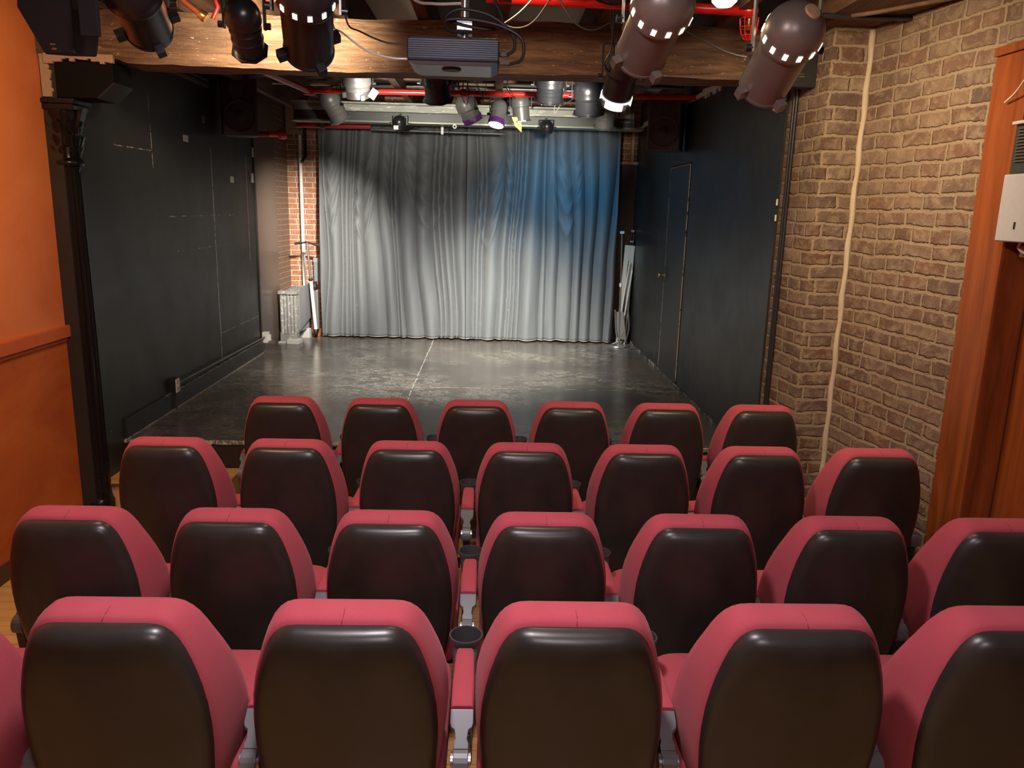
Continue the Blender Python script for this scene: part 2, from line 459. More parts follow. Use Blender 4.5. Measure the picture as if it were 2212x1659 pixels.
# ------------------------------------------------------------------ mesh helpers
class MB:
    """collects vertices and faces for ONE mesh"""
    def __init__(self):
        self.v, self.f, self.mi, self.uv = [], [], [], {}
    def add(self, verts, faces, mi=0, uvs=None):
        o = len(self.v)
        self.v += [tuple(p) for p in verts]
        for k, f in enumerate(faces):
            if uvs:
                self.uv[len(self.f)] = uvs[k]
            self.f.append([i + o for i in f])
            self.mi.append(mi)
    def box(self, a, b, mi=0, M=None):
        x0, y0, z0 = a; x1, y1, z1 = b
        vs = [Vector(p) for p in ((x0, y0, z0), (x1, y0, z0), (x1, y1, z0), (x0, y1, z0), (x0, y0, z1), (x1, y0, z1), (x1, y1, z1), (x0, y1, z1))]
        if M:
            vs = [M @ p for p in vs]
        self.add(vs, [(0, 3, 2, 1), (4, 5, 6, 7), (0, 1, 5, 4), (1, 2, 6, 5), (2, 3, 7, 6), (3, 0, 4, 7)], mi)
    def loft(self, rings, cap0=True, cap1=True, mi=0):
        n = len(rings[0])
        vs = [p for r in rings for p in r]
        fs = []
        for i in range(len(rings) - 1):
            for j in range(n):
                k = (j + 1) % n
                fs.append((i * n + j, i * n + k, (i + 1) * n + k, (i + 1) * n + j))
        if cap0:
            fs.append(tuple(range(n - 1, -1, -1)))
        if cap1:
            fs.append(tuple(range((len(rings) - 1) * n, len(rings) * n)))
        self.add(vs, fs, mi)
    def frame(self, d):
        d = Vector(d).normalized()
        a = Vector((0, 0, 1)) if abs(d.z) < 0.95 else Vector((1, 0, 0))
        u = d.cross(a).normalized()
        return u, d.cross(u).normalized()
    def tube(self, pts, r, n=10, mi=0):
        pts = [Vector(p) for p in pts]
        rs = r if isinstance(r, (list, tuple)) else [r] * len(pts)
        rings = []
        u = None
        for i, p in enumerate(pts):
            d = (pts[min(i + 1, len(pts) - 1)] - pts[max(i - 1, 0)])
            if d.length < 1e-9:
                d = Vector((0, 0, 1))
            d.normalize()
            if u is None:
                u, w = self.frame(d)
            else:
                u = (u - d * u.dot(d))
                if u.length < 1e-6:
                    u, w = self.frame(d)
                u.normalize()
            w = d.cross(u).normalized()
            rings.append([p + (u * math.cos(2 * PI * k / n) + w * math.sin(2 * PI * k / n)) * rs[i] for k in range(n)])
        self.loft(rings, mi=mi)
    def lathe(self, prof, origin=(0, 0, 0), axis=(0, 0, 1), n=28, mi=0, cap=True):
        """prof: list of (radius, height along axis)"""
        a = Vector(axis).normalized()
        u, w = self.frame(a)
        o = Vector(origin)
        rings = [[o + a * h + (u * math.cos(2 * PI * k / n) + w * math.sin(2 * PI * k / n)) * max(r, 1e-4) for k in range(n)] for r, h in prof]
        self.loft(rings, cap, cap, mi)
    def build(self, name, mats, parent=None, smooth=False, bevel=0.0, seg=2, angle=None):
        me = bpy.data.meshes.new(name)
        me.from_pydata([tuple(p) for p in self.v], [], self.f)
        if not isinstance(mats, (list, tuple)):
            mats = [mats]
        for m in mats:
            me.materials.append(m)
        me.polygons.foreach_set('material_index', self.mi)
        if self.uv:
            l = me.uv_layers.new(name='UVMap')
            for fi, uvs in self.uv.items():
                p = me.polygons[fi]
                for li, t in zip(p.loop_indices, uvs):
                    l.data[li].uv = t
        bm = bmesh.new()
        bm.from_mesh(me)
        if not self.uv:
            bmesh.ops.recalc_face_normals(bm, faces=bm.faces)
        if bevel > 0:
            es = [e for e in bm.edges if len(e.link_faces) == 2 and e.calc_face_angle(0) > 0.6]
            bmesh.ops.bevel(bm, geom=es, offset=bevel, segments=seg, profile=0.7, affect='EDGES', clamp_overlap=True)
        bm.to_mesh(me)
        bm.free()
        if smooth:
            me.polygons.foreach_set('use_smooth', [True] * len(me.polygons))
            me.set_sharp_from_angle(angle=math.radians(angle or 45))
        me.update()
        o = bpy.data.objects.new(name, me)
        COL.objects.link(o)
        if parent:
            o.parent = parent
        return o

def thing(name, loc=(0, 0, 0), rot=0.0):
    o = bpy.data.objects.new(name, None)
    o.empty_display_size = 0.05
    COL.objects.link(o)
    o.location = loc
    o.rotation_euler = (0, 0, rot)
    return o

def tag(o, label, cat, group=None):
    o['label'] = label
    o['category'] = cat
    if group:
        o['group'] = group
    return o

def struct(o, label=None):
    o['kind'] = 'structure'
    if label:
        o['label'] = label
    return o

def copy_tree(o, parent=None):
    c = o.copy()
    COL.objects.link(c)
    c.parent = parent
    for ch in list(o.children):
        copy_tree(ch, c)
    return c

def bez(pts, n=24):
    """Catmull-Rom through pts"""
    P = [Vector(p) for p in pts]
    P = [P[0] * 2 - P[1]] + P + [P[-1] * 2 - P[-2]]
    out = []
    segs = len(P) - 3
    for s in range(segs):
        a, b, c, d = P[s:s + 4]
        k = max(2, n // segs)
        for i in range(k):
            t = i / k
            out.append(0.5 * ((2 * b) + (c - a) * t + (2 * a - 5 * b + 4 * c - d) * t * t + (3 * b - a - 3 * c + d) * t ** 3))
    out.append(P[-2])
    return out

def lerp_tab(tab, x):
    for (a, va), (b, vb) in zip(tab, tab[1:]):
        if x <= b:
            t = (x - a) / (b - a)
            return va + (vb - va) * max(0, min(1, t))
    return tab[-1][1]

# ================================================================== STRUCTURE
SF = 0.4244          # stage floor height
XL, XR = -2.61, 1.86  # stage side walls
YB = 10.45           # back wall

def wall_strip(name, path, z0, z1, mat, thick=0.12, nseg=1, zseg=1):
    """wall along a polyline, visible side on the left of the path; UV = (length, height)"""
    m = MB()
    u = 0.0
    for (a, b) in zip(path, path[1:]):
        a2, b2 = Vector(a), Vector(b)
        L = (b2 - a2).length
        m.add([(a[0], a[1], z0), (b[0], b[1], z0), (b[0], b[1], z1), (a[0], a[1], z1)], [(0, 1, 2, 3)], 0,
              [[(u, z0), (u + L, z0), (u + L, z1), (u, z1)]])
        u += L
    # closing thickness: offset copy and caps
    def off(i):
        ds = []
        if i > 0: ds.append((Vector(path[i]) - Vector(path[i - 1])).normalized())
        if i < len(path) - 1: ds.append((Vector(path[i + 1]) - Vector(path[i])).normalized())
        d = sum(ds, Vector((0, 0))).normalized()
        nrm = Vector((-d.y, d.x))
        return Vector(path[i]) + nrm * thick
    q = [off(i) for i in range(len(path))]
    for i in range(len(path) - 1):
        m.add([(q[i].x, q[i].y, z0), (q[i].x, q[i].y, z1), (q[i + 1].x, q[i + 1].y, z1), (q[i + 1].x, q[i + 1].y, z0)], [(0, 1, 2, 3)], 0,
              [[(0, z0), (0, z1), (1, z1), (1, z0)]])
        for z, fl in ((z1, 0), (z0, 1)):
            vs = [(path[i][0], path[i][1], z), (path[i + 1][0], path[i + 1][1], z), (q[i + 1].x, q[i + 1].y, z), (q[i].x, q[i].y, z)]
            m.add(vs, [(0, 1, 2, 3)], 0, [[(0, 0), (0.3, 0), (0.3, 0.1), (0, 0.1)]])
    for i in (0, len(path) - 1):
        vs = [(path[i][0], path[i][1], z0), (path[i][0], path[i][1], z1), (q[i].x, q[i].y, z1), (q[i].x, q[i].y, z0)]
        m.add(vs, [(0, 1, 2, 3)], 0, [[(0, z0), (0, z1), (thick, z1), (thick, z0)]])
    return struct(m.build(name, mat))

# auditorium floor (oak), with the step up under the nearest row
m = MB()
m.box((-2.75, 2.28, -0.12), (2.6, 5.5, 0.0))
struct(m.build('floor', FLOORW))
m = MB()
m.box((-2.0, -2.0, -0.12), (2.6, 2.28, 0.14))
m.box((-2.75, -2.0, -0.12), (-2.0, 2.28, 0.0))
struct(m.build('floor_riser', FLOORW))
# stage floor
m = MB()
m.box((XL - 0.02, 5.5, -0.12), (XR + 0.02, YB, SF))
struct(m.build('floor_stage', m_stage_floor()))
m = MB()
m.box((XL, 5.478, SF - 0.022), (XR, 5.50, SF + 0.003))
struct(m.build('trim_1', m_chipped('nosing', (0.12, 0.115, 0.10), (0.55, 0.5, 0.4), 0.5, 0.35, (14, 5, 9))))
m = MB()
m.box((XL, 5.490, -0.0), (XR, 5.4995, SF - 0.022))
struct(m.build('trim_2', BLACKP))

# left wall of the auditorium: upper and lower paint, rail, skirting
m = MB()
m.box((-2.86, -2.0, 1.29), (-2.70, 5.02, 3.45))
struct(m.build('wall_left', OR_UP))
m = MB()
m.box((-2.86, -2.0, -0.12), (-2.70, 5.02, 1.29))
struct(m.build('wall_left_lower', OR_LO))
m = MB()
m.box((-2.70, -2.0, 1.252), (-2.668, 5.02, 1.325))
m.box((-2.70, -2.0, 1.222), (-2.688, 5.02, 1.252))
struct(m.build('trim_3', OR_RAIL, bevel=0.004))
m = MB()
m.box((-2.70, -2.0, 0.0), (-2.682, 5.0, 0.10))
struct(m.build('baseboard_left', BASEB, bevel=0.003))

# right brick wall and its pier
wall_strip('wall_right', [(1.877, 5.20), (1.93, 4.74), (2.16, 4.74), (2.30, 3.84), (2.315, 3.74)][::-1][::-1], -0.05, 3.17, BRICK_R, 0.25)
m = MB()
pts_ = [(2.153 + 0.004 * math.sin(k * 1.7), 4.735, -0.04 + 3.2 * k / 40) for k in range(41)]
m.tube(pts_, [0.014 + 0.006 * abs(math.sin(k * 2.3)) for k in range(41)], 8)
struct(m.build('trim_11', simple('pale_mortar', (0.46, 0.36, 0.25), 0.9, bump=(30, 0.8)), smooth=True))
wall_strip('wall_right_upper', [(2.315, 3.74), (2.62, 1.7)], 2.85, 3.17, BRICK_R, 0.25)
m = MB()
m.box((2.43, -2.0, -0.12), (2.56, 3.74, 2.86))
struct(m.build('wall_right_panel', PLY))
m = MB()
m.box((1.80, 3.0, 3.172), (2.75, 5.3, 3.45))
struct(m.build('trim_4', JOIST))
m = MB()
m.box((-2.86, -2.12, -0.12), (2.6, -2.0, 3.45))
struct(m.build('wall_rear', OR_LO))

# stage side walls
m = MB()
m.box((XL - 0.12, 5.02, -0.12), (XL, 8.95, 3.45))
wsl = struct(m.build('wall_stage_left', WALL_SL))
wall_strip('wall_stage_left_end', [(XL - 0.012, 9.85), (XL - 0.012, YB)], 0.2, 3.45, BRICK_P, 0.12)
m = MB()
m.box((XL - 0.13, 8.95, 0.2), (XL - 0.008, 9.85, 3.45))
struct(m.build('wall_stage_left_panel', simple('brown_gloss_panel', (0.11, 0.080, 0.066), 0.28)))
m = MB()
m.box((XL, 8.93, SF), (XL + 0.012, 8.975, 3.0))
struct(m.build('trim_5', BLACKP, bevel=0.003))
m = MB()
m.box((XR, 5.20, -0.12), (XR + 0.1, YB, 3.14))
struct(m.build('wall_stage_right', WALL_SR))
m = MB()
m.box((XR + 0.02, 5.30, 3.14), (XR + 0.14, YB, 3.46))
struct(m.build('wall_stage_right_upper', JOIST))
# ragged pale top edge of the right black wall
m = MB()
rr = random.Random(3)
y = 6.7
while y < 10.2:
    w = rr.uniform(0.08, 0.3)
    h = rr.uniform(0.015, 0.05)
    m.box((XR - 0.022, y, 3.13), (XR + 0.02, y + w, 3.13 + h))
    if rr.random() < 0.5:
        m.box((XR - 0.014, y + 0.02, 3.10), (XR + 0.001, y + w * 0.6, 3.13))
    y += w
struct(m.build('trim_6', simple('ragged_cream_plaster', (0.50, 0.44, 0.32), 0.85, bump=(30, 0.8)), bevel=0.004))
# skirting on the left stage wall
m = MB()
m.box((XL, 5.5, SF), (XL + 0.02, 8.95, SF + 0.15))
struct(m.build('baseboard_stage_left', m_black_wall('skirt_black', 1, hseams=((SF + 0.003, 0.006, 5.5, 9.2, 0.42), (SF + 0.148, 0.003, 6.2, 9.2, 0.5))), bevel=0.003))
m = MB()
m.box((XR - 0.012, 5.5, SF), (XR, YB, SF + 0.03))
struct(m.build('baseboard_stage_right', m_chipped('skirt_right', (0.03, 0.03, 0.03), (0.36, 0.33, 0.27), 0.54, 0.45, (5, 5, 5)), bevel=0.003))
# back wall
wall_strip('wall_back', [(XL - 0.1, YB), (XR + 0.1, YB)], 0.2, 3.46, BRICK_B, 0.12)
m = MB()
m.box((1.40, YB - 0.03, SF), (XR, YB, 2.70))
struct(m.build('wall_back_plaster', DPLAST))
m = MB()
m.box((1.42, YB - 0.10, 2.70), (XR, YB - 0.03, 2.735))
m.box((1.775, YB - 0.07, 2.735), (1.81, YB - 0.001, 3.15))
struct(m.build('trim_7', PALEW, bevel=0.003))
m = MB()
m.box((XL, YB - 0.05, 2.98), (-1.9, YB, 3.46))
struct(m.build('wall_back_plaster_upper', PLASTER))

# ceiling: dark boards with cream panels between the joists
m = MB()
m.box((-2.86, -2.12, 3.45), (2.75, YB + 0.12, 3.55))
struct(m.build('ceiling', simple('ceiling_dark_boards', (0.10, 0.07, 0.05), 0.8)))
m = MB()
for (x0, x1, y0, y1) in ((0.05, 0.60, 5.6, 7.4), (-0.85, -0.42, 5.5, 7.5), (-0.45, 0.0, 8.2, 9.4), (0.8, 1.3, 7.6, 9.7), (1.42, 1.84, 7.6, 9.2), (-1.9, -1.45, 7.7, 8.9), (0.10, 0.60, 8.8, 9.9)):
    m.box((x0, y0, 3.425), (x1, y1, 3.449))
struct(m.build('trim_8', CREAM))
for i, x in enumerate([-2.35, -1.87, -1.39, -0.91, -0.43, 0.05, 0.64, 1.36]):
    m = MB()
    n = 14
    rings = []
    for k in range(n + 1):
        yy = -1.9 + (YB - 0.1 + 1.9) * k / n
        j = 0.012 * mnoise.noise(Vector((x * 3, yy * 1.3, 0)))
        rings.append([(x - 0.035 + j, yy, 3.205 + j), (x + 0.035 + j, yy, 3.205 - j), (x + 0.035 + j, yy, 3.45), (x - 0.035 + j, yy, 3.45)])
    m.loft(rings)
    o = struct(m.build('ceiling_joist', JOIST))
    o['group'] = 'ceiling joists'
# cross timber on the stage ceiling
m = MB()
m.box((XL, 8.05, 3.30), (XR, 8.14, 3.44))
struct(m.build('ceiling_cross_timber', JOIST, bevel=0.008))

# ------------------------------------------------------------------ great hewn beam
m = MB()
NX, NR = 90, 20
x0, x1 = -2.70, 1.99
def beam_ring(x, k):
    pts = []
    # rounded rectangle section, hand hewn
    ya, yb, za, zb = 5.0, 5.27, 2.905, 3.20
    if x < -2.2: za = 2.925
    base = []
    for j in range(6): base.append((ya, za + (zb - za) * (1 - j / 6.0)))
    for j in range(5): base.append((ya + (yb - ya) * j / 5.0, za))
    for j in range(5): base.append((yb, za + (zb - za) * j / 5.0))
    for j in range(4): base.append((yb + (ya - yb) * j / 4.0, zb))
    for (yy, zz) in base:
        p = Vector((x * 1.5, yy * 7, zz * 7))
        a = 0.014 * mnoise.noise(p) + 0.006 * mnoise.noise(p * 4) 
        b = 0.012 * mnoise.noise(p + Vector((9, 3, 1))) + 0.007 * mnoise.noise(p * 5)
        cy = (0.012 if (abs(yy - ya) < 1e-6 and (abs(zz - za) < 1e-6 or abs(zz - zb) < 1e-6)) else 0)
        pts.append((x, yy + a + cy, zz + b + 0.01 * math.sin(x * 1.1)))
    return pts
m.loft([beam_ring(x0 + (x1 - x0) * i / NX, i) for i in range(NX + 1)])
o = m.build('timber_beam', BEAM, smooth=True, angle=60)
tag(o, 'massive rough hewn timber beam spanning above the stage opening', 'beam')
o['kind'] = 'structure'

# ------------------------------------------------------------------ wooden step to the stage
t = thing('wooden_step', (-2.2, 5.28, 0))
m = MB(); m.box((-0.41, -0.165, 0.205), (0.42, 0.195, 0.227)); m.build('tread', FLOORW, t, bevel=0.006)
m = MB(); m.box((-0.40, -0.145, 0.0), (0.41, -0.125, 0.2045)); m.build('riser_board', PALEW, t)
m = MB(); m.box((-0.40, -0.124, 0.0), (-0.38, 0.19, 0.2045)); m.build('side_board', PALEW, t)
m = MB(); m.box((0.39, -0.124, 0.0), (0.41, 0.19, 0.2045)); m.build('side_board', PALEW, t)
tag(t, 'varnished oak step box below the left end of the stage', 'step')

# ------------------------------------------------------------------ cast iron column
t = thing('iron_column', (-2.625, 5.105, 0))
m = MB()
n = 64
rings = []
for (z, r, fl) in ((0.0, 0.090, 0), (0.12, 0.090, 0), (0.13, 0.082, 0), (0.16, 0.078, 0.3), (0.2, 0.074, 1), (1.2, 0.072, 1), (2.25, 0.066, 1), (2.28, 0.068, 0.2), (2.30, 0.070, 0)):
    rings.append([((r - 0.009 * fl * (0.5 + 0.5 * math.cos(16 * 2 * PI * k / n))) * math.cos(2 * PI * k / n), (r - 0.009 * fl * (0.5 + 0.5 * math.cos(16 * 2 * PI * k / n))) * math.sin(2 * PI * k / n), z) for k in range(n)])
m.loft(rings)
m.build('fluted_shaft', BLACKG, t, smooth=True, angle=70)
m = MB()
m.lathe([(0.070, 2.30), (0.088, 2.31), (0.092, 2.325), (0.086, 2.34), (0.072, 2.35), (0.070, 2.36), (0.074, 2.45), (0.084, 2.55), (0.098, 2.60), (0.10, 2.63)], n=32)
for ring_, (zz, rr_, nn, sc_) in enumerate(((2.385, 0.078, 9, 1.0), (2.45, 0.083, 9, 1.0), (2.53, 0.090, 8, 1.1))):
    for k in range(nn):
        a = 2 * PI * (k + 0.5 * (ring_ % 2)) / nn
        c, s = math.cos(a), math.sin(a)
        M = Matrix.Translation((rr_ * c, rr_ * s, zz)) @ Matrix.Rotation(a, 4, 'Z')
        leaf = [(0.0, -0.018, -0.02), (0.004, 0.0, -0.03), (0.0, 0.018, -0.02), (0.010, 0.022, 0.01), (0.022, 0.010, 0.034), (0.026, 0, 0.038), (0.022, -0.010, 0.034), (0.010, -0.022, 0.01), (0.014, 0, 0.0)]
        leaf = [M @ (Vector(p) * sc_) for p in leaf]
        m.add(leaf, [(0, 1, 8), (1, 2, 8), (2, 3, 8), (3, 4, 8), (4, 5, 8), (5, 6, 8), (6, 7, 8), (7, 0, 8)])
m.build('leafy_capital', BLACKG, t, smooth=True, angle=50)
m = MB()
m.box((-0.085, -0.10, 2.63), (0.105, 0.10, 2.665)); m.box((-0.085, -0.11, 2.665), (0.125, 0.11, 2.695))
m.build('abacus', BLACKG, t, bevel=0.006)
m = MB()
prof = [(0.105, 2.63), (0.125, 2.665), (0.11, 2.60), (0.085, 2.50), (0.07, 2.42), (0.07, 2.5), (0.08, 2.6)]
prof = [(0.06, 2.40), (0.085, 2.48), (0.105, 2.57), (0.135, 2.65), (0.10, 2.65), (0.07, 2.60)]
m.loft([[(x, -0.03, z) for x, z in prof], [(x, 0.03, z) for x, z in prof]])
m.build('scroll_bracket', BLACKG, t)
tag(t, 'black painted cast iron column with fluted shaft and leafy capital', 'column')

t = thing('junction_box', (-2.44, 5.08, 2.70))
m = MB()
pr = [(-0.165, 0.0), (0.075, 0.0), (0.175, 0.09), (0.175, 0.205), (-0.165, 0.205)]
m.loft([[(x, -0.07, z) for x, z in pr], [(x, 0.18, z) for x, z in pr]])
m.build('box_body', simple('soot_black', (0.006, 0.0055, 0.0055), 0.7, spec=0.12), t, bevel=0.004)
m = MB(); pr2 = [(0.08, -0.004), (0.182, 0.088), (0.176, 0.094), (0.07, 0.004)]
m.loft([[(x, -0.071, z) for x, z in pr2], [(x, 0.18, z) for x, z in pr2]])
m.build('sloped_flap', simple('dark_grey_flap', (0.022, 0.025, 0.025), 0.6, spec=0.2), t)
tag(t, 'black box with a sloping grey corner under the beam above the column', 'box')
# broken plaster and stone around it
m = MB()
rr = random.Random(11)
for k in range(16):
    zz = 2.70 + 0.22 * k / 15
    w = rr.uniform(0.018, 0.045)
    m.box((-2.69, 5.005, zz), (-2.66 + w * 0.8, 5.045, zz + 0.022))
for k in range(16):
    xx = -2.66 + 0.38 * k / 15
    h = rr.uniform(0.012, 0.045)
    m.box((xx, 4.992, 2.93 - h), (xx + 0.028, 5.02, 2.945))
o = m.build('trim_9', PLASTER, bevel=0.006)
struct(o)

# ================================================================== SEATS
def arm_parts(t, x):
    """armrest with pad, cup holder and bracket, and the stanchion that carries it"""
    m = MB()
    # dark plastic arm body
    rings = []
    for (y, hw, z0, z1) in ((0.255, 0.031, 0.575, 0.606), (0.30, 0.032, 0.565, 0.608), (0.50, 0.032, 0.560, 0.610), (0.55, 0.036, 0.555, 0.612), (0.58, 0.040, 0.555, 0.614)):
        rings.append([(x - hw, y, z0), (x + hw, y, z0), (x + hw, y, z1), (x - hw, y, z1)])
    m.loft(rings)
    arm = m.build('armrest', DARKPL, t, bevel=0.006)
    m = MB()
    rings = []
    for (y, hw, dz) in ((0.268, 0.030, -0.004), (0.275, 0.031, 0), (0.40, 0.031, 0.001), (0.52, 0.028, 0.001), (0.553, 0.025, 0), (0.558, 0.021, -0.004)):
        z1 = 0.630 + dz
        rings.append([(x - hw, y, 0.606), (x + hw, y, 0.606), (x + hw, y, z1 - 0.005), (x + hw - 0.006, y, z1), (x - hw + 0.006, y, z1), (x - hw, y, z1 - 0.005)])
    m.loft(rings)
    m.build('arm_pad', FAB, arm, smooth=True, angle=60)
    m = MB()
    m.lathe([(0.032, 0.53), (0.038, 0.535), (0.049, 0.61), (0.055, 0.632), (0.054, 0.638), (0.049, 0.638), (0.046, 0.62), (0.036, 0.545), (0.002, 0.542)], (x, 0.622, 0), n=28)
    m.build('cup_holder', simple('cup_plastic', (0.05, 0.05, 0.052), 0.35), arm, smooth=True, angle=50)
    # grey rear bracket: notched plate then a curved strap
    m = MB()
    outl = [(0.0, 0.032), (0.35, 0.032), (0.45, 0.029), (0.52, 0.019), (0.75, 0.016), (0.86, 0.020), (1.0, 0.020)]
    def P(s, hx, up):
        y = 0.268 - 0.085 * s
        z = 0.616 - 0.060 * s
        return (x + hx, y, z + up)
    left = [(s, -w) for s, w in outl]
    right = [(s, w) for s, w in outl][::-1]
    loop = left + right
    m.loft([[P(s, w, 0.0) for s, w in loop], [P(s, w, -0.012) for s, w in loop]])
    arc = []
    cy, cz, r = 0.180, 0.520, 0.036
    for k in range(9):
        a = math.radians(90 + 20 * k)
        arc.append((cy + r * math.cos(a), cz + r * math.sin(a)))
    rings = []
    for k, (yy, zz) in enumerate(arc):
        rr_ = 0.78
        yi, zi = cy + (yy - cy) * rr_, cz + (zz - cz) * rr_
        hw = 0.020
        rings.append([(x - hw, yy, zz), (x + hw, yy, zz), (x + hw, yi, zi), (x - hw, yi, zi)])
    m.loft(rings)
    m.build('arm_bracket', GREYPL, arm, bevel=0.002)
    m = MB()
    m.tube([(x - 0.027, cy, cz), (x + 0.027, cy, cz)], 0.024, 14)
    m.build('hinge_barrel', METAL, arm, smooth=True, angle=40)
    # stanchion
    m = MB()
    rings = []
    for (z, y, a, b) in ((0.0, 0.25, 0.024, 0.16), (0.02, 0.25, 0.024, 0.15), (0.035, 0.25, 0.018, 0.05), (0.30, 0.24, 0.017, 0.045), (0.45, 0.21, 0.017, 0.04), (0.50, 0.20, 0.017, 0.035), (0.555, 0.31, 0.016, 0.05)):
        rings.append([(x - a, y - b, z), (x + a, y - b, z), (x + a, y + b, z), (x - a, y + b, z)])
    m.loft(rings[:-1])
    m.box((x - 0.014, 0.22, 0.43), (x + 0.014, 0.42, 0.50))
    m.box((x - 0.012, 0.34, 0.50), (x + 0.012, 0.40, 0.557))
    m.build('stanchion', BLACKM, t, bevel=0.004)
    return arm

OUT = [(0.0, 0.0), (0.06, 0.0), (0.105, 0.0), (0.126, -0.002), (0.144, -0.009), (0.160, -0.023), (0.173, -0.042), (0.184, -0.066), (0.195, -0.097), (0.206, -0.133),
       (0.216, -0.175), (0.225, -0.23), (0.229, -0.29), (0.229, -0.35), (0.223, -0.43), (0.210, -0.51), (0.192, -0.58), (0.168, -0.638), (0.13, -0.665), (0.06, -0.67), (0.0, -0.67)]
LOOP = OUT + [(-x, z) for x, z in OUT[-2:0:-1]]
REC = 0.13
def seat_pt(x, dz, y):
    return (x, y + REC * (-dz), 1.0 + dz)

def make_seat():
    t = thing('cinema_seat')
    cz = -0.30
    m = MB()
    rings = []
    for (s, y) in ((0.97, 0.062), (1.0, 0.050), (1.002, 0.028), (0.988, 0.012), (0.962, 0.000), (0.92, -0.010), (0.85, -0.018), (0.70, -0.025), (0.50, -0.029), (0.25, -0.031), (0.05, -0.0315)):
        rings.append([seat_pt(x * s, cz + (z - cz) * s, y + 0.018 * abs(x / 0.22) ** 2 * (1 if s > 0.3 else 0)) for x, z in LOOP])
    m.loft(rings)
    m.build('back_shell', SHELL, t, smooth=True, angle=80)
    # upholstered back, deeper towards the bottom
    T = [(0.0, 0.110), (0.10, 0.135), (0.43, 0.250), (0.55, 0.24), (0.67, 0.20)]
    m = MB()
    rings = []
    for (tt, sx, up) in ((-0.10, 0.95, -0.012), (-0.04, 0.995, 0.000), (0.0, 1.008, 0.007), (0.06, 1.02, 0.013), (0.25, 1.035, 0.018), (0.5, 1.05, 0.020), (0.75, 1.058, 0.018), (0.9, 1.06, 0.013), (0.98, 1.05, 0.003), (1.02, 1.01, -0.012), (1.0, 0.95, -0.04), (0.93, 0.80, -0.08), (0.80, 0.5, -0.18)):
        ring = []
        for x, z in LOOP:
            d = lerp_tab(T, -z)
            dep = 0.045 + d * tt
            k = max(0.0, 1 + z / 0.30)
            zz = z + up * (1 if z > -0.3 else 0.2)
            if sx < 1 and tt > 0.5:
                zz = cz + (z - cz) * sx
            ring.append(seat_pt(x * sx, zz, dep))
        rings.append(ring)
    m.loft(rings)
    m.build('backrest', FAB, t, smooth=True, angle=80)
    m = MB()
    m.tube(bez([seat_pt(0.0, 0.006, 0.042), seat_pt(0.002, 0.0155, 0.06), seat_pt(0.001, 0.0185, 0.09), seat_pt(0.002, 0.0165, 0.12), seat_pt(0.001, 0.011, 0.135)], 10), 0.0011, 5)
    m.build('seam', simple('seam_dark', (0.20, 0.028, 0.036), 0.9), t)
    # cushion
    m = MB()
    ol = []
    W, Y0, Y1, rb, rf = 0.236, 0.20, 0.77, 0.03, 0.11
    for (cx, cy, r, a0) in ((W - rf, Y1 - rf, rf, 0), (-W + rf, Y1 - rf, rf, 90), (-W + rb, Y0 + rb, rb, 180), (W - rb, Y0 + rb, rb, 270)):
        for k in range(8):
            a = math.radians(a0 + 90 * k / 7)
            ol.append((cx + r * math.cos(a), cy + r * math.sin(a)))
    cyy = 0.5
    rings = []
    for (s, z) in ((0.93, 0.365), (0.985, 0.375), (1.0, 0.40), (1.0, 0.455), (0.985, 0.480), (0.95, 0.495), (0.88, 0.503), (0.6, 0.508), (0.2, 0.509)):
        rings.append([(x * s, cyy + (y - cyy) * s, z - 0.02 * (0.8 - y) * 1.0) for x, y in ol])
    m.loft(rings)
    m.build('seat_cushion', FAB, t, smooth=True, angle=80)
    m = MB()
    rings = []
    for (s, z) in ((0.70, 0.285), (0.80, 0.30), (0.90, 0.345), (0.90, 0.3555)):
        rings.append([(x * s, cyy + (y - cyy) * s, z) for x, y in ol])
    m.loft(rings)
    m.build('seat_pan', BLACKM, t, smooth=True, angle=50)
    m = MB()
    m.box((-0.245, 0.36, 0.25), (0.245, 0.42, 0.284))
    m.build('cross_bar', BLACKM, t, bevel=0.004)
    return t

proto = make_seat()
arm_parts(proto, 0.281)
proto_plain = copy_tree(proto)
for ch in list(proto_plain.children):
    if ch.name.startswith('armrest') or ch.name.startswith('stanchion'):
        for g in list(ch.children):
            bpy.data.objects.remove(g)
        bpy.data.objects.remove(ch)
left_holder = thing('left_arm_source')
arm_parts(left_holder, -0.281)

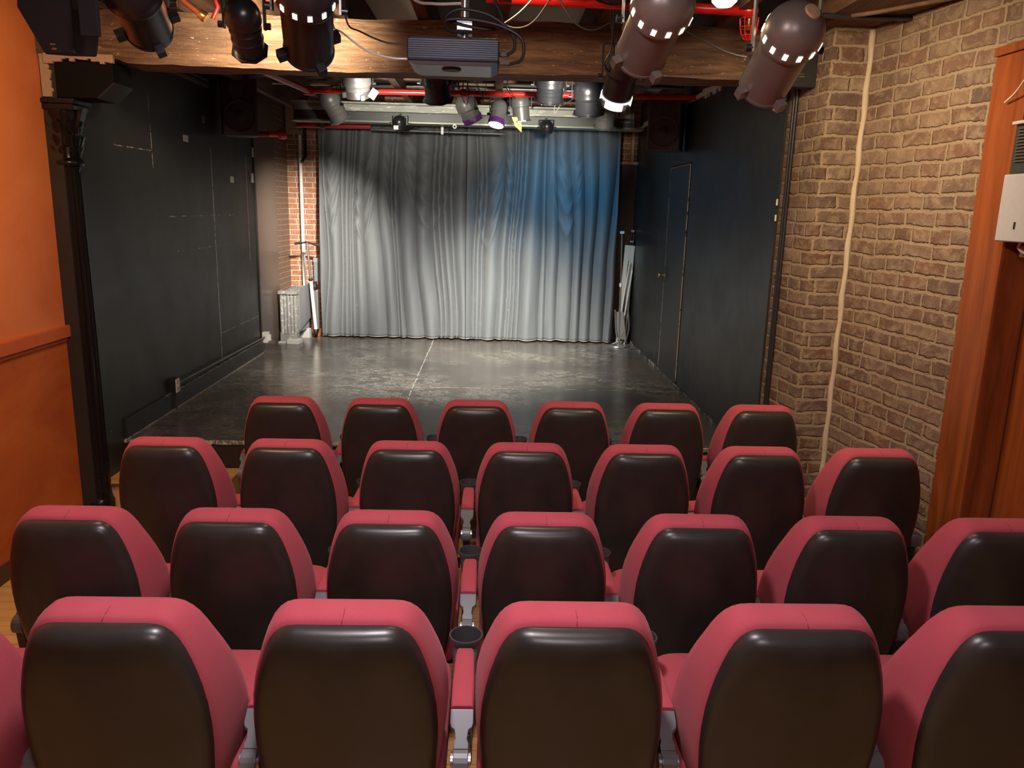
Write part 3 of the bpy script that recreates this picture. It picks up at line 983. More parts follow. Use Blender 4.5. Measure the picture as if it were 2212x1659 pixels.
ORD = ['first', 'second', 'third', 'fourth', 'fifth', 'sixth', 'seventh']
ROWS = [  # name, x0, count, y, z, first k
    ('nearest row', -0.9135, [-1, 0, 1, 2, 3, 4], 1.6945, 0.148, 'seats of the nearest row'),
    ('second nearest row', -1.4908, [0, 1, 2, 3, 4, 5, 6], 2.6047, 0.020, 'seats of the second row'),
    ('third nearest row', -1.5203, [0, 1, 2, 3, 4, 5, 6], 3.5149, 0.008, 'seats of the third row'),
    ('row closest to the stage', -1.208, [0, 1, 2, 3, 4, 5], 4.4251, -0.009, 'seats of the row by the stage'),
]
first = True
for ri, (rn, xx0, ks, yy, zz, grp) in enumerate(ROWS):
    for j, k in enumerate(ks):
        last_stage = (ri == 3 and k == ks[-1])
        if first:
            s = proto
            first = False
        elif last_stage:
            s = proto_plain
        else:
            s = copy_tree(proto)
        s.location = ((xx0 + 0.57 * k) * (1 - 0.035 / yy), yy - 0.042, zz)
        s.rotation_euler = (0, 0, math.radians(random.uniform(-0.25, 0.25)))
        if j == 0 and ri > 0:
            for ch in list(left_holder.children):
                copy_tree(ch, s)
        extra = ''
        if ri == 0 and k == -1: extra = ', cut by the frame'
        if ri == 0 and k == 2: extra = ', pale smudge on it'
        if ri == 0 and k == 4: extra = ', cut by the frame'
        if ri == 2 and k == 6: extra = ', against the brick'
        if ri == 3 and k == 5: extra = ', beside the pier'
        tag(s, 'red seat, black shell, %s from the left, %s%s' % (ORD[j], rn, extra), 'seat', grp)
        if ri == 0 and k == 2:
            m = MB(); m.lathe([(0.001, 0), (0.006, 0.0005), (0.001, 0.001)], (0, 0, 0), n=10)
            o = m.build('pale_smudge', simple('pale_smudge', (0.45, 0.45, 0.42), 0.7), s, smooth=True)
            o.scale = (2.2, 0.7, 1)
            o.location = (-0.150, 0.010, 0.905)
            o.rotation_euler = (math.radians(90), math.radians(12), math.radians(-22))
            o['label'] = 'small pale smudge on the shell'
for ch in list(left_holder.children):
    for g in list(ch.children):
        bpy.data.objects.remove(g)
    bpy.data.objects.remove(ch)
bpy.data.objects.remove(left_holder)

# ================================================================== CURTAINS
def curtain(name, xa, xb, ya, label, seed, dip=()):
    rr = random.Random(seed)
    NXc, NZ = int((xb - xa) * 230), 70
    folds = []
    x = xa - 0.3
    while x < xb + 0.4:
        wide = rr.random() < 0.42
        folds.append((x, rr.uniform(0.55, 1.25) if not wide else rr.uniform(0.5, 0.9)))
        x += rr.uniform(0.11, 0.23) if wide else rr.uniform(0.035, 0.085)
    def fold(xq):
        for i in range(len(folds) - 1):
            a, wa = folds[i]; b, wb = folds[i + 1]
            if a <= xq <= b:
                u = (xq - a) / (b - a)
                wdt = (b - a)
                return -math.sin(PI * u) ** 0.8 * min(0.11, wdt * 1.05) * 0.5 * (wa + wb)
        return 0.0
    def depth(x, tz):
        # tz 0 top .. 1 bottom
        xq = x + 0.13 * mnoise.noise(Vector((x * 1.5 + seed, tz * 1.5, 7.0))) + 0.02 * mnoise.noise(Vector((x * 5, tz * 2.2, seed)))
        d = fold(xq) * (0.40 + 0.60 * min(1.0, tz * 1.6 + 0.15))
        d += 0.035 * mnoise.noise(Vector((x * 2.2 + seed, tz * 1.1, 0.0)))
        d += 0.012 * mnoise.noise(Vector((x * 9 + seed, tz * 2.5, 3.0)))
        for (cx, w, z0, s_) in dip:   # swags where the cloth droops between hooks
            q = abs(x - cx) / w
            if q < 1:
                for kk in range(4):
                    zc = z0 + kk * 0.055 + (0.10 + 0.05 * kk) * (1 - q ** 1.5)
                    dd = (tz - zc) / 0.016
                    d -= s_ * math.exp(-dd * dd) * (1 - q * q)
        return d
    m = MB()
    vs, fs = [], []
    ztop = 3.13
    for iz in range(NZ + 1):
        tz = iz / NZ
        for ix in range(NXc + 1):
            x = xa + (xb - xa) * ix / NXc
            shift = 0.02 * mnoise.noise(Vector((x * 3, tz * 1.5, seed)))
            flare = 1.0
            zz = ztop + (SF + 0.022 + 0.012 * mnoise.noise(Vector((x * 5, seed, 0))) - ztop) * tz
            vs.append((x + shift * tz, ya + depth(x, tz), zz))
    for iz in range(NZ):
        for ix in range(NXc):
            a = iz * (NXc + 1) + ix
            fs.append((a, a + NXc + 1, a + NXc + 2, a + 1))
    m.add(vs, fs)
    o = m.build(name, CURT, smooth=True, angle=80)
    md = o.modifiers.new('thickness', 'SOLIDIFY')
    md.thickness = 0.004
    tag(o, label, 'curtain', 'stage curtains')
    m = MB()
    hem = [vs[NZ * (NXc + 1) + ix] for ix in range(0, NXc + 1, 3)]
    m.tube([(p[0], p[1] - 0.003, p[2] + 0.004) for p in hem], 0.004, 6)
    m.build('hem', simple('pale_hem', (0.40, 0.38, 0.34), 0.8), o, smooth=True)
    return o
c1 = curtain('stage_curtain', -2.15, -0.28, 10.17, 'grey velvet stage curtain, the left leaf beside the bare red brick', 1, dip=((-1.62, 0.17, 0.12, 0.03), (-0.78, 0.34, 0.06, 0.04), (-2.02, 0.13, 0.08, 0.025), (-1.25, 0.12, 0.05, 0.02)))
c2 = curtain('stage_curtain', -0.31, 1.585, 10.13, 'grey velvet stage curtain, the blue lit leaf beside the stand', 5, dip=((-0.05, 0.2, 0.14, 0.03), (0.30, 0.16, 0.06, 0.025), (0.95, 0.2, 0.08, 0.025)))
m = MB()
m.tube([(-2.35, 10.0, 3.155), (1.80, 10.0, 3.175)], 0.016)
tag(m.build('curtain_rod', BLACKM, smooth=True), 'black rod above the two stage curtains', 'rod')

# ================================================================== DOOR in right stage wall
dn = NT('door_black_paint', 0.4, 0, (0.024, 0.023, 0.023), 0.5)
uvx = dn.sep(dn.coord('Object'))
e1 = dn.math('ABSOLUTE', uvx[1]); e2 = dn.math('ABSOLUTE', uvx[2])
wearn = dn.noise(dn.coord(), 14, 5, 0.75)
edge = dn.math('MAXIMUM', dn.math('GREATER_THAN', e1, 0.396), dn.math('GREATER_THAN', e2, 1.062))
edge = dn.math('MULTIPLY', edge, dn.math('GREATER_THAN', wearn, 0.44))
dn.set('Base Color', dn.mix(edge, (0.026, 0.024, 0.022), (0.62, 0.52, 0.40)))
dr = thing('door_1', (XR, 7.955, SF))
dr['kind'] = 'structure'
m = MB(); m.box((-0.010, -0.41, -1.068), (0.0, 0.41, 1.068))
dl = m.build('door_leaf', dn.m, dr)
dl.location = (0, 0, 1.074)
m = MB()
for (a, b) in (((-0.004, -0.423, 0), (0.0, -0.413, 2.155)), ((-0.004, 0.413, 0), (0.0, 0.423, 2.155)), ((-0.004, -0.423, 2.146), (0.0, 0.423, 2.156))):
    m.box(a, b)
m.build('door_gap', simple('gap_black', (0.003, 0.003, 0.003), 0.9), dr)
hd = thing('handle_root', (0, 0, 0)); 
bpy.data.objects.remove(hd)
m = MB()
m.lathe([(0.026, 0), (0.026, 0.006), (0.010, 0.008), (0.010, 0.04), (0.022, 0.048), (0.027, 0.06), (0.022, 0.072), (0.004, 0.076)], (-0.010, 0.345, 1.045), (-1, 0, 0), 18)
kn = m.build('door_knob', BRASS, dr, smooth=True)
kn['label'] = 'small brass knob'
m = MB(); m.box((-0.0125, 0.30, 0.97), (-0.010, 0.40, 1.14))
m.build('latch_plate', simple('latch_black', (0.03, 0.03, 0.03), 0.3, 0.3), dr)

# ================================================================== LEFT STAGE WALL FITTINGS
def plate(x, y, z, w, h, label, name='wall_plate', mat=WHITEP, th=0.012, grp='plates on the left stage wall', cat='plate'):
    m = MB(); m.box((x, y - w / 2, z - h / 2), (x + th, y + w / 2, z + h / 2))
    return tag(m.build(name, mat, bevel=0.003), label, cat, grp)
plate(XL, 7.01, 2.628, 0.09, 0.055, 'small white plate on the black wall, nearest the camera')
plate(XL, 8.18, 2.329, 0.08, 0.06, 'small white plate left of the stage wall seam, lowest of them')
plate(XL, 8.93, 2.64, 0.05, 0.10, 'tall narrow white plate near the far end of the black wall')
plate(XL, 8.86, 2.37, 0.07, 0.10, 'white plate below the tall narrow one on the black wall')
plate(XL, 7.45, 2.83, 0.05, 0.06, 'dull grey round plate on the black wall under the speaker', mat=GREYPL)
t = thing('outlet_box', (XL + 0.02, 6.355, 0.63))
m = MB(); m.box((-0.02, -0.045, -0.06), (0.035, 0.045, 0.06)); m.build('box', BLACKP, t, bevel=0.006)
m = MB(); m.box((0.035, -0.038, -0.055), (0.040, 0.038, 0.055)); fp = m.build('face_plate', WHITEP, t, bevel=0.002)
m = MB()
for dz in (-0.027, 0.027):
    m.box((0.040, -0.020, dz - 0.018), (0.0415, 0.020, dz + 0.018))
m.build('sockets', simple('socket_pink', (0.5, 0.36, 0.34), 0.5), t)
tag(t, 'white outlet box low on the left stage wall at the near end of the conduit', 'outlet')
t = thing('outlet_box', (XL + 0.02, 9.0, 0.60))
m = MB(); m.box((-0.02, -0.05, -0.06), (0.05, 0.05, 0.06)); m.build('box', WHITEP, t, bevel=0.006)
m = MB(); m.box((0.05, -0.03, -0.04), (0.075, 0.02, 0.03)); m.build('plug', WHITEP, t, bevel=0.004)
tag(t, 'white outlet box with plugs near the radiator', 'outlet')
m = MB()
m.tube([(XL + 0.035, 6.41, 0.635), (XL + 0.035, 8.945, 0.605)], 0.011)
m.tube([(XL + 0.035, 6.355, 0.57), (XL + 0.035, 6.355, SF + 0.01)], 0.009)
tag(m.build('wall_conduit', simple('conduit_dark', (0.06, 0.06, 0.06), 0.3, 0.4), smooth=True), 'thin black conduit running along the foot of the left stage wall', 'conduit')
m = MB()
m.box((XL, 5.9, 3.12), (XL + 0.03, 7.6, 3.15)); m.box((XL, 5.9, 3.165), (XL + 0.03, 7.6, 3.185))
tag(m.build('wall_rail', simple('dark_rail', (0.07, 0.07, 0.07), 0.4), bevel=0.003), 'dark grey double rail high on the left stage wall', 'rail')

# loudspeakers
def speaker(loc, rot, label):
    t = thing('loudspeaker', loc, rot)
    m = MB()
    pr = [(-0.165, -0.14), (-0.15, -0.155), (0.15, -0.155), (0.165, -0.14), (0.12, 0.13), (-0.12, 0.13)]
    m.loft([[(x, y, -0.255) for x, y in pr], [(x, y, 0.255) for x, y in pr]])
    m.build('cabinet', simple('speaker_black', (0.035, 0.034, 0.034), 0.4), t, bevel=0.012)
    m = MB()
    m.lathe([(0.150, 0.0), (0.150, 0.010), (0.140, 0.014), (0.125, 0.004), (0.11, 0.006), (0.05, -0.03 + 0.04), (0.045, 0.016), (0.02, 0.022), (0.001, 0.024)], (0, -0.156, -0.085), (0, -1, 0), 32)
    m.build('woofer', CLOTH, t, smooth=True, angle=40)
    m = MB()
    m.lathe([(0.075, 0.0), (0.075, 0.006), (0.06, 0.004), (0.025, 0.008), (0.001, 0.010)], (-0.02, -0.156, 0.155), (0, -1, 0), 24)
    m.build('tweeter', CLOTH, t, smooth=True, angle=40)
    m = MB()
    m.box((-0.02, 0.10, -0.03), (0.02, 0.20, 0.03)); m.box((-0.06, 0.19, -0.09), (0.06, 0.205, 0.09))
    m.build('wall_bracket', BLACKM, t, bevel=0.003)
    tag(t, label, 'loudspeaker', 'stage loudspeakers')
speaker((-2.395, 7.85, 2.975), math.radians(16), 'black loudspeaker high on the left stage wall')
speaker((1.685, 7.85, 2.945), math.radians(-28), 'black loudspeaker high on the right stage wall above the hidden door')

# red capped pipe along left wall
t = thing('capped_pipe', (0, 0, 0))
m = MB(); m.tube([(-2.60, 8.40, 2.775), (-2.30, 8.47, 2.80)], 0.026, 14); m.build('pipe_run', DKRED, t, smooth=True)
m = MB(); m.tube([(-2.30, 8.47, 2.80), (-2.18, 8.52, 2.805)], 0.030, 14); m.lathe([(0.042, -0.04), (0.047, -0.02), (0.047, 0.03), (0.035, 0.045), (0.001, 0.048)], (-2.18, 8.53, 2.805), (0.9, 0.4, 0), 18)
m.build('red_cap', REDP, t, smooth=True)
m = MB(); m.box((-2.47, 8.40, 2.76), (-2.46, 8.46, 2.90)); m.build('pipe_clip', METAL, t)
tag(t, 'short red sprinkler pipe with a bright red cap by the left stage wall', 'pipe')

# ================================================================== BACK LEFT CORNER: radiator, riser, scooter, electrical box
t = thing('radiator', (-2.46, 9.75, SF), math.radians(-6))
m = MB()
pts = []
x0r, x1r = -0.105, 0.105
# ribbed end facing the room
N = 48
top, bot = [], []
loop = []
for k in range(N + 1):
    u = k / N
    x = x0r + (x1r - x0r) * u
    loop.append((x, -0.10 - 0.014 * abs(math.sin(PI * u * 5)) ** 0.7))
loop += [(x1r, -0.02), (x0r, -0.02)]
m.loft([[(x, y, 0.11) for x, y in loop], [(x, y, 0.16) for x, y in loop], [(x, y, 0.55) for x, y in loop], [(x, y * 0.95, 0.62) for x, y in loop]])
m.build('ribbed_end', RADI, t, smooth=True, angle=35)
m = MB()
m.box((x0r, -0.118, 0.02), (x1r, -0.02, 0.105)); m.box((x0r - 0.01, -0.125, 0.60), (x1r + 0.01, -0.02, 0.64))
m.box((x0r, -0.118, 0.10), (x0r + 0.03, -0.02, 0.13)); m.box((x1r - 0.03, -0.118, 0.10), (x1r, -0.02, 0.13))
m.build('end_frame', RADI, t, bevel=0.006)
m = MB()
pr = [(-0.0195, 0.15), (0.42, 0.27), (0.42, 0.70), (0.0, 0.66), (-0.0195, 0.63)]
m.loft([[(x1r - 0.004, y, z) for y, z in pr], [(x1r + 0.012, y, z) for y, z in pr]])
m.build('side_panel', simple('radiator_side_grey', (0.17, 0.175, 0.18), 0.4), t)
m = MB()
pr = [(-0.0195, 0.12), (0.40, 0.12), (0.40, 0.66), (-0.0195, 0.62)]
for k in range(6):
    xx = x0r + 0.012 + k * 0.032
    m.loft([[(xx, y, z) for y, z in pr], [(xx + 0.02, y, z) for y, z in pr]])
m.build('radiator_sections', RADI, t)
m = MB()
m.box((-0.11, 0.30, 0.0), (0.12, 0.38, 0.12))
m.build('floor_block', simple('block_grey', (0.42, 0.41, 0.39), 0.6), t, bevel=0.004)
m = MB()
m.box((-0.12, -0.16, 0.0), (0.0, -0.03, 0.02)); m.box((0.0, -0.19, 0.0), (0.15, -0.05, 0.055))
m.build('floor_block', simple('block_grey', (0.42, 0.41, 0.39), 0.6), t, bevel=0.004)
tag(t, 'old grey painted radiator standing on blocks in the far left stage corner', 'radiator')

m = MB(); m.tube([(-2.43, 10.37, SF), (-2.43, 10.37, 2.95)], 0.022, 14)
tag(m.build('riser_pipe', WHITEP, smooth=True), 'white vertical heating pipe on the brick behind the radiator', 'pipe')
m = MB(); m.tube([(-2.36, 10.35, 3.10), (-2.36, 10.35, 2.70), (-2.40, 10.30, 2.62)], 0.02, 12)
tag(m.build('black_drop_pipe', BLACKM, smooth=True), 'short black pipe dropping from the stage ceiling in the left corner', 'pipe')

t = thing('kick_scooter', (-2.30, 10.02, SF))
m = MB(); m.tube([(-0.15, 0, 1.195), (0.0, 0, 1.215)], 0.011); m.tube([(0.0, 0, 1.215), (0.15, 0, 1.18)], 0.011); m.build('handlebar', BLACKM, t, smooth=True)
m = MB(); m.tube([(0.07, 0, 1.198), (0.155, 0, 1.178)], 0.017); m.build('grip', RUBBER, t, smooth=True)
m = MB(); m.tube([(-0.155, 0, 1.194), (-0.07, 0, 1.206)], 0.017); m.build('grip', RUBBER, t, smooth=True)
m = MB(); m.tube([(0.0, 0, 1.21), (0.03, 0.0, 0.75)], 0.014); m.build('upper_stem', METAL, t, smooth=True)
m = MB(); m.lathe([(0.02, -0.02), (0.03, 0.0), (0.02, 0.02)], (0.03, 0, 0.75), n=14); m.build('clamp', BLACKM, t, smooth=True)
m = MB(); m.tube([(0.03, 0, 0.75), (0.075, 0.0, 0.12)], 0.021); m.build('lower_stem', WHITEP, t, smooth=True)
m = MB(); m.box((0.055, 0.0, 0.12), (0.115, 0.10, 0.62)); m.build('deck', METAL, t, bevel=0.01)
for zz in (0.085, 0.66):
    m = MB(); m.lathe([(0.03, -0.014), (0.055, -0.012), (0.058, 0), (0.055, 0.012), (0.03, 0.014)], (0.08, 0.03, zz), (1, 0, 0), 20); m.build('wheel', RUBBER, t, smooth=True)
tag(t, 'folded kick scooter with black grips leaning behind the radiator', 'scooter')

t = thing('electrical_box', (-2.20, 10.40, 1.27))
m = MB(); m.box((-0.10, -0.05, -0.15), (0.12, 0.05, 0.10)); m.build('cabinet', simple('elec_grey', (0.17, 0.19, 0.21), 0.5), t, bevel=0.004)
m = MB(); m.box((-0.104, -0.056, 0.10), (0.124, 0.05, 0.155))
m.build('lid', simple('elec_grey_light', (0.24, 0.26, 0.28), 0.5), t, bevel=0.004)
m = MB(); m.box((-0.07, -0.04, -0.19), (0.12, 0.04, -0.1505)); m.build('red_base', simple('elec_red', (0.35, 0.07, 0.07), 0.5), t, bevel=0.003)
tag(t, 'grey electrical box on the red brick at the edge of the left curtain', 'box')
m = MB()
m.lathe([(0.03, 0), (0.045, 0.02), (0.04, 0.10), (0.02, 0.13)], (-2.235, 10.2, SF), n=16)
tag(m.build('floor_bottle', COPPER, smooth=True), 'small copper coloured jar on the floor behind the radiator', 'jar')

# ================================================================== BACK RIGHT CORNER
t = thing('microphone_stand', (1.655, 9.86, SF))
m = MB(); m.lathe([(0.125, 0), (0.13, 0.006), (0.125, 0.016), (0.05, 0.024), (0.02, 0.03)], n=32); m.build('round_base', METAL, t, smooth=True, angle=40)
m = MB(); m.tube([(0, 0, 0.03), (-0.012, 0, 0.78)], 0.011); m.tube([(-0.012, 0, 0.78), (-0.03, 0, 1.42)], 0.008); m.build('pole', METAL, t, smooth=True)
m = MB(); m.lathe([(0.015, -0.02), (0.02, 0), (0.015, 0.03)], (-0.012, 0, 0.78), n=12); m.build('collar', WHITEP, t, smooth=True)
m = MB(); m.box((-0.055, -0.015, 1.42), (-0.005, 0.015, 1.45)); m.build('clip', WHITEP, t, bevel=0.003)
m = MB(); m.tube([(0, 0, 0.05), (0.06, -0.01, 0.20)], 0.006); m.tube([(-0.08, 0, 0.03), (0, 0, 0.07)], 0.005); m.build('brace', METAL, t, smooth=True)
tag(t, 'thin microphone stand with a round chrome base beside the right curtain', 'microphone stand')
t = thing('folding_table', (1.748, 10.2, SF))
M = Matrix.Rotation(math.radians(2.5), 4, 'Y')
m = MB(); m.box((-0.075, 0.0, 0.0), (0.055, 0.025, 1.265), M=M); m.build('table_leaf', BEIGE, t, bevel=0.008)
m = MB()
m.tube([(0.05, -0.03, 1.05), (-0.03, -0.03, 0.38)], 0.010); m.tube([(0.085, -0.03, 0.95), (0.02, -0.03, 0.36)], 0.010)
m.build('leg', WHITEP, t, smooth=True)
tag(t, 'beige folding table stored on end in the right stage corner', 'table')
t = thing('folding_chair', (1.70, 10.05, SF))
m = MB()
m.tube(bez([(-0.08, 0, 0.45), (-0.05, 0, 0.15), (0.0, 0, 0.02), (0.06, 0, 0.0), (0.11, 0, 0.2), (0.09, 0, 0.45)], 20), 0.011)
m.tube(bez([(-0.06, 0.03, 0.40), (0.0, 0.03, 0.3), (0.04, 0.03, 0.1), (0.10, 0.03, 0.012)], 14), 0.010)
m.build('frame', METAL, t, smooth=True)
m = MB()
rings = []
for k in range(8):
    u = k / 7
    rings.append([(-0.075 + 0.05 * u, 0.012 - 0.01 * math.sin(PI * u), 0.42 - 0.36 * u), (0.03 + 0.05 * u, 0.012 - 0.02 * math.sin(PI * u), 0.42 - 0.36 * u), (0.03 + 0.05 * u, 0.02, 0.42 - 0.36 * u), (-0.075 + 0.05 * u, 0.02, 0.42 - 0.36 * u)])
m.loft(rings); m.build('seat_cover', simple('grey_vinyl', (0.22, 0.21, 0.19), 0.35), t, smooth=True)
tag(t, 'collapsed chair frame with grey vinyl behind the microphone stand', 'chair')
t = thing('leaning_stands', (1.80, 10.2, SF))
m = MB()
for k, (dx, h) in enumerate(((0.0, 1.50), (0.022, 1.42), (-0.02, 1.36))):
    m.tube([(-0.05 + dx, -0.02 * k, 0.02), (0.02 + dx, 0.06 - 0.02 * k, h)], 0.008)
m.build('bundled_pole', BLACKM, t, smooth=True)
m = MB(); m.box((0.0, 0.0, 1.43), (0.04, 0.05, 1.46)); m.box((-0.01, -0.01, 1.30), (0.035, 0.03, 1.325)); m.build('foot_cap', METAL, t, bevel=0.003)
t['kind'] = 'stuff'
tag(t, 'bundle of thin black stand poles leaning in the right stage corner', 'poles')

# ================================================================== GIRDER and pipes over the stage
m = MB()
g0, g1, gy, gz = -2.17, 1.55, 9.0, 3.09
def isec(dy0, dy1):
    return None
t = thing('steel_girder', (0, gy, gz))
m = MB(); m.box((g0, 0.02, -0.085), (g1, 0.05, 0.085)); m.box((g0, -0.03, 0.015), (g1 - 0.04, 0.0195, 0.085)); m.build('web', GIRDER, t, bevel=0.006)
m = MB(); m.box((g0 + 0.01, -0.025, -0.085), (g1, 0.0195, 0.012)); m.build('lower_web', GIRDER_D, t, bevel=0.004)
m = MB(); m.box((g0, -0.10, -0.105), (g1 + 0.1, 0.12, -0.0855)); m.build('bottom_flange', simple('flange_olive', (0.24, 0.24, 0.18), 0.3, 0.2), t, bevel=0.004)
m = MB(); m.box((g0, -0.10, 0.0855), (g1 - 0.1, 0.12, 0.105)); m.build('top_flange', GIRDER, t, bevel=0.004)
m = MB()
for x in (-1.9, -0.9, 0.1, 1.1):
    m.tube([(x, 0.01, 0.10), (x, 0.01, 0.36)], 0.012)
m.build('hanger_rod', METAL, t, smooth=True)
tag(t, 'grey green steel girder with flaking white paint hung across the rear stage', 'girder')

def pipe(name, pts, r, mat, label, cat='pipe', grp=None, n=14):
    m = MB(); m.tube(pts, r, n)
    return tag(m.build(name, mat, smooth=True, angle=50), label, cat, grp)
t = thing('sprinkler_pipe', (0, 0, 0))
m = MB(); m.tube([(-1.67, 7.5, 3.105), (1.86, 7.5, 3.145)], 0.024, 16); m.build('cross_run', REDP, t, smooth=True)
m = MB(); m.tube([(-1.64, 5.3, 3.00), (-1.665, 7.5, 3.105)], 0.028, 16); m.build('branch_run', DKRED, t, smooth=True)
m = MB(); m.lathe([(0.036, -0.05), (0.04, -0.03), (0.04, 0.03), (0.036, 0.05)], (-1.66, 7.5, 3.105), (1, 0, 0), 18); m.build('pipe_fitting', REDP, t, smooth=True)
m = MB(); m.lathe([(0.034, -0.03), (0.038, 0), (0.034, 0.03)], (-0.27, 7.5, 3.121), (1, 0, 0), 18)
m.build('pipe_fitting', REDP, t, smooth=True)
m = MB()
for x in (-0.32, -0.28, -0.24):
    m.tube([(x, 7.48, 3.15), (x + 0.005, 7.48, 3.21)], 0.006)
m.build('sprinkler_head', REDP, t, smooth=True)
tag(t, 'bright red sprinkler pipe crossing the stage behind the timber beam', 'pipe')
t = thing('drain_pipe', (0, 0, 0))
m = MB(); m.tube([(-2.25, 9.45, 2.985), (-1.40, 9.45, 2.99)], 0.026, 14); m.build('pipe_run', DKRED, t, smooth=True)
m = MB(); m.tube([(-1.95, 9.45, 3.0), (-1.95, 9.45, 3.45)], 0.006); m.box((-1.97, 9.42, 2.95), (-1.93, 9.48, 3.02)); m.build('pipe_hanger', METAL, t)
tag(t, 'dark red pipe just under the girder above the left curtain', 'pipe')
pipe('curtain_batten', [(-1.395, 9.5, 2.965), (0.15, 9.5, 2.955)], 0.014, simple('batten_grey', (0.09, 0.09, 0.09), 0.35, 0.4), 'thin grey batten pipe in front of the curtain top', 'pipe')
m = MB(); m.box((-0.60, 9.47, 2.93), (-0.57, 9.50, 3.03))
tag(m.build('batten_clamp', WHITEP, bevel=0.003), 'small white clamp on the thin grey batten pipe', 'clamp')
m = MB(); m.lathe([(0.012, -0.008), (0.022, -0.008), (0.022, 0.008), (0.012, 0.008), (0.012, -0.008)], (-0.415, 9.0 - 0.11, 2.965), (0, -1, 0), 18, cap=False)
tag(m.build('white_ring', WHITEP, smooth=True), 'small white ring hanging under the girder', 'ring')

# steel pipes with lamps
pipe('lighting_pipe', [(-2.60, 3.30, 3.145), (2.30, 3.30, 3.145)], 0.024, BLACKM, 'black lighting pipe across the auditorium ceiling in front of the beam', 'pipe')
pipe('lighting_pipe', [(-2.3, 7.02, 3.36), (1.86, 7.02, 3.36)], 0.022, METAL, 'grey lighting pipe over the middle of the stage', 'pipe')
pipe('lighting_pipe', [(-2.2, 8.32, 3.285), (1.6, 8.32, 3.285)], 0.022, METAL, 'steel lighting pipe just in front of the girder', 'pipe')

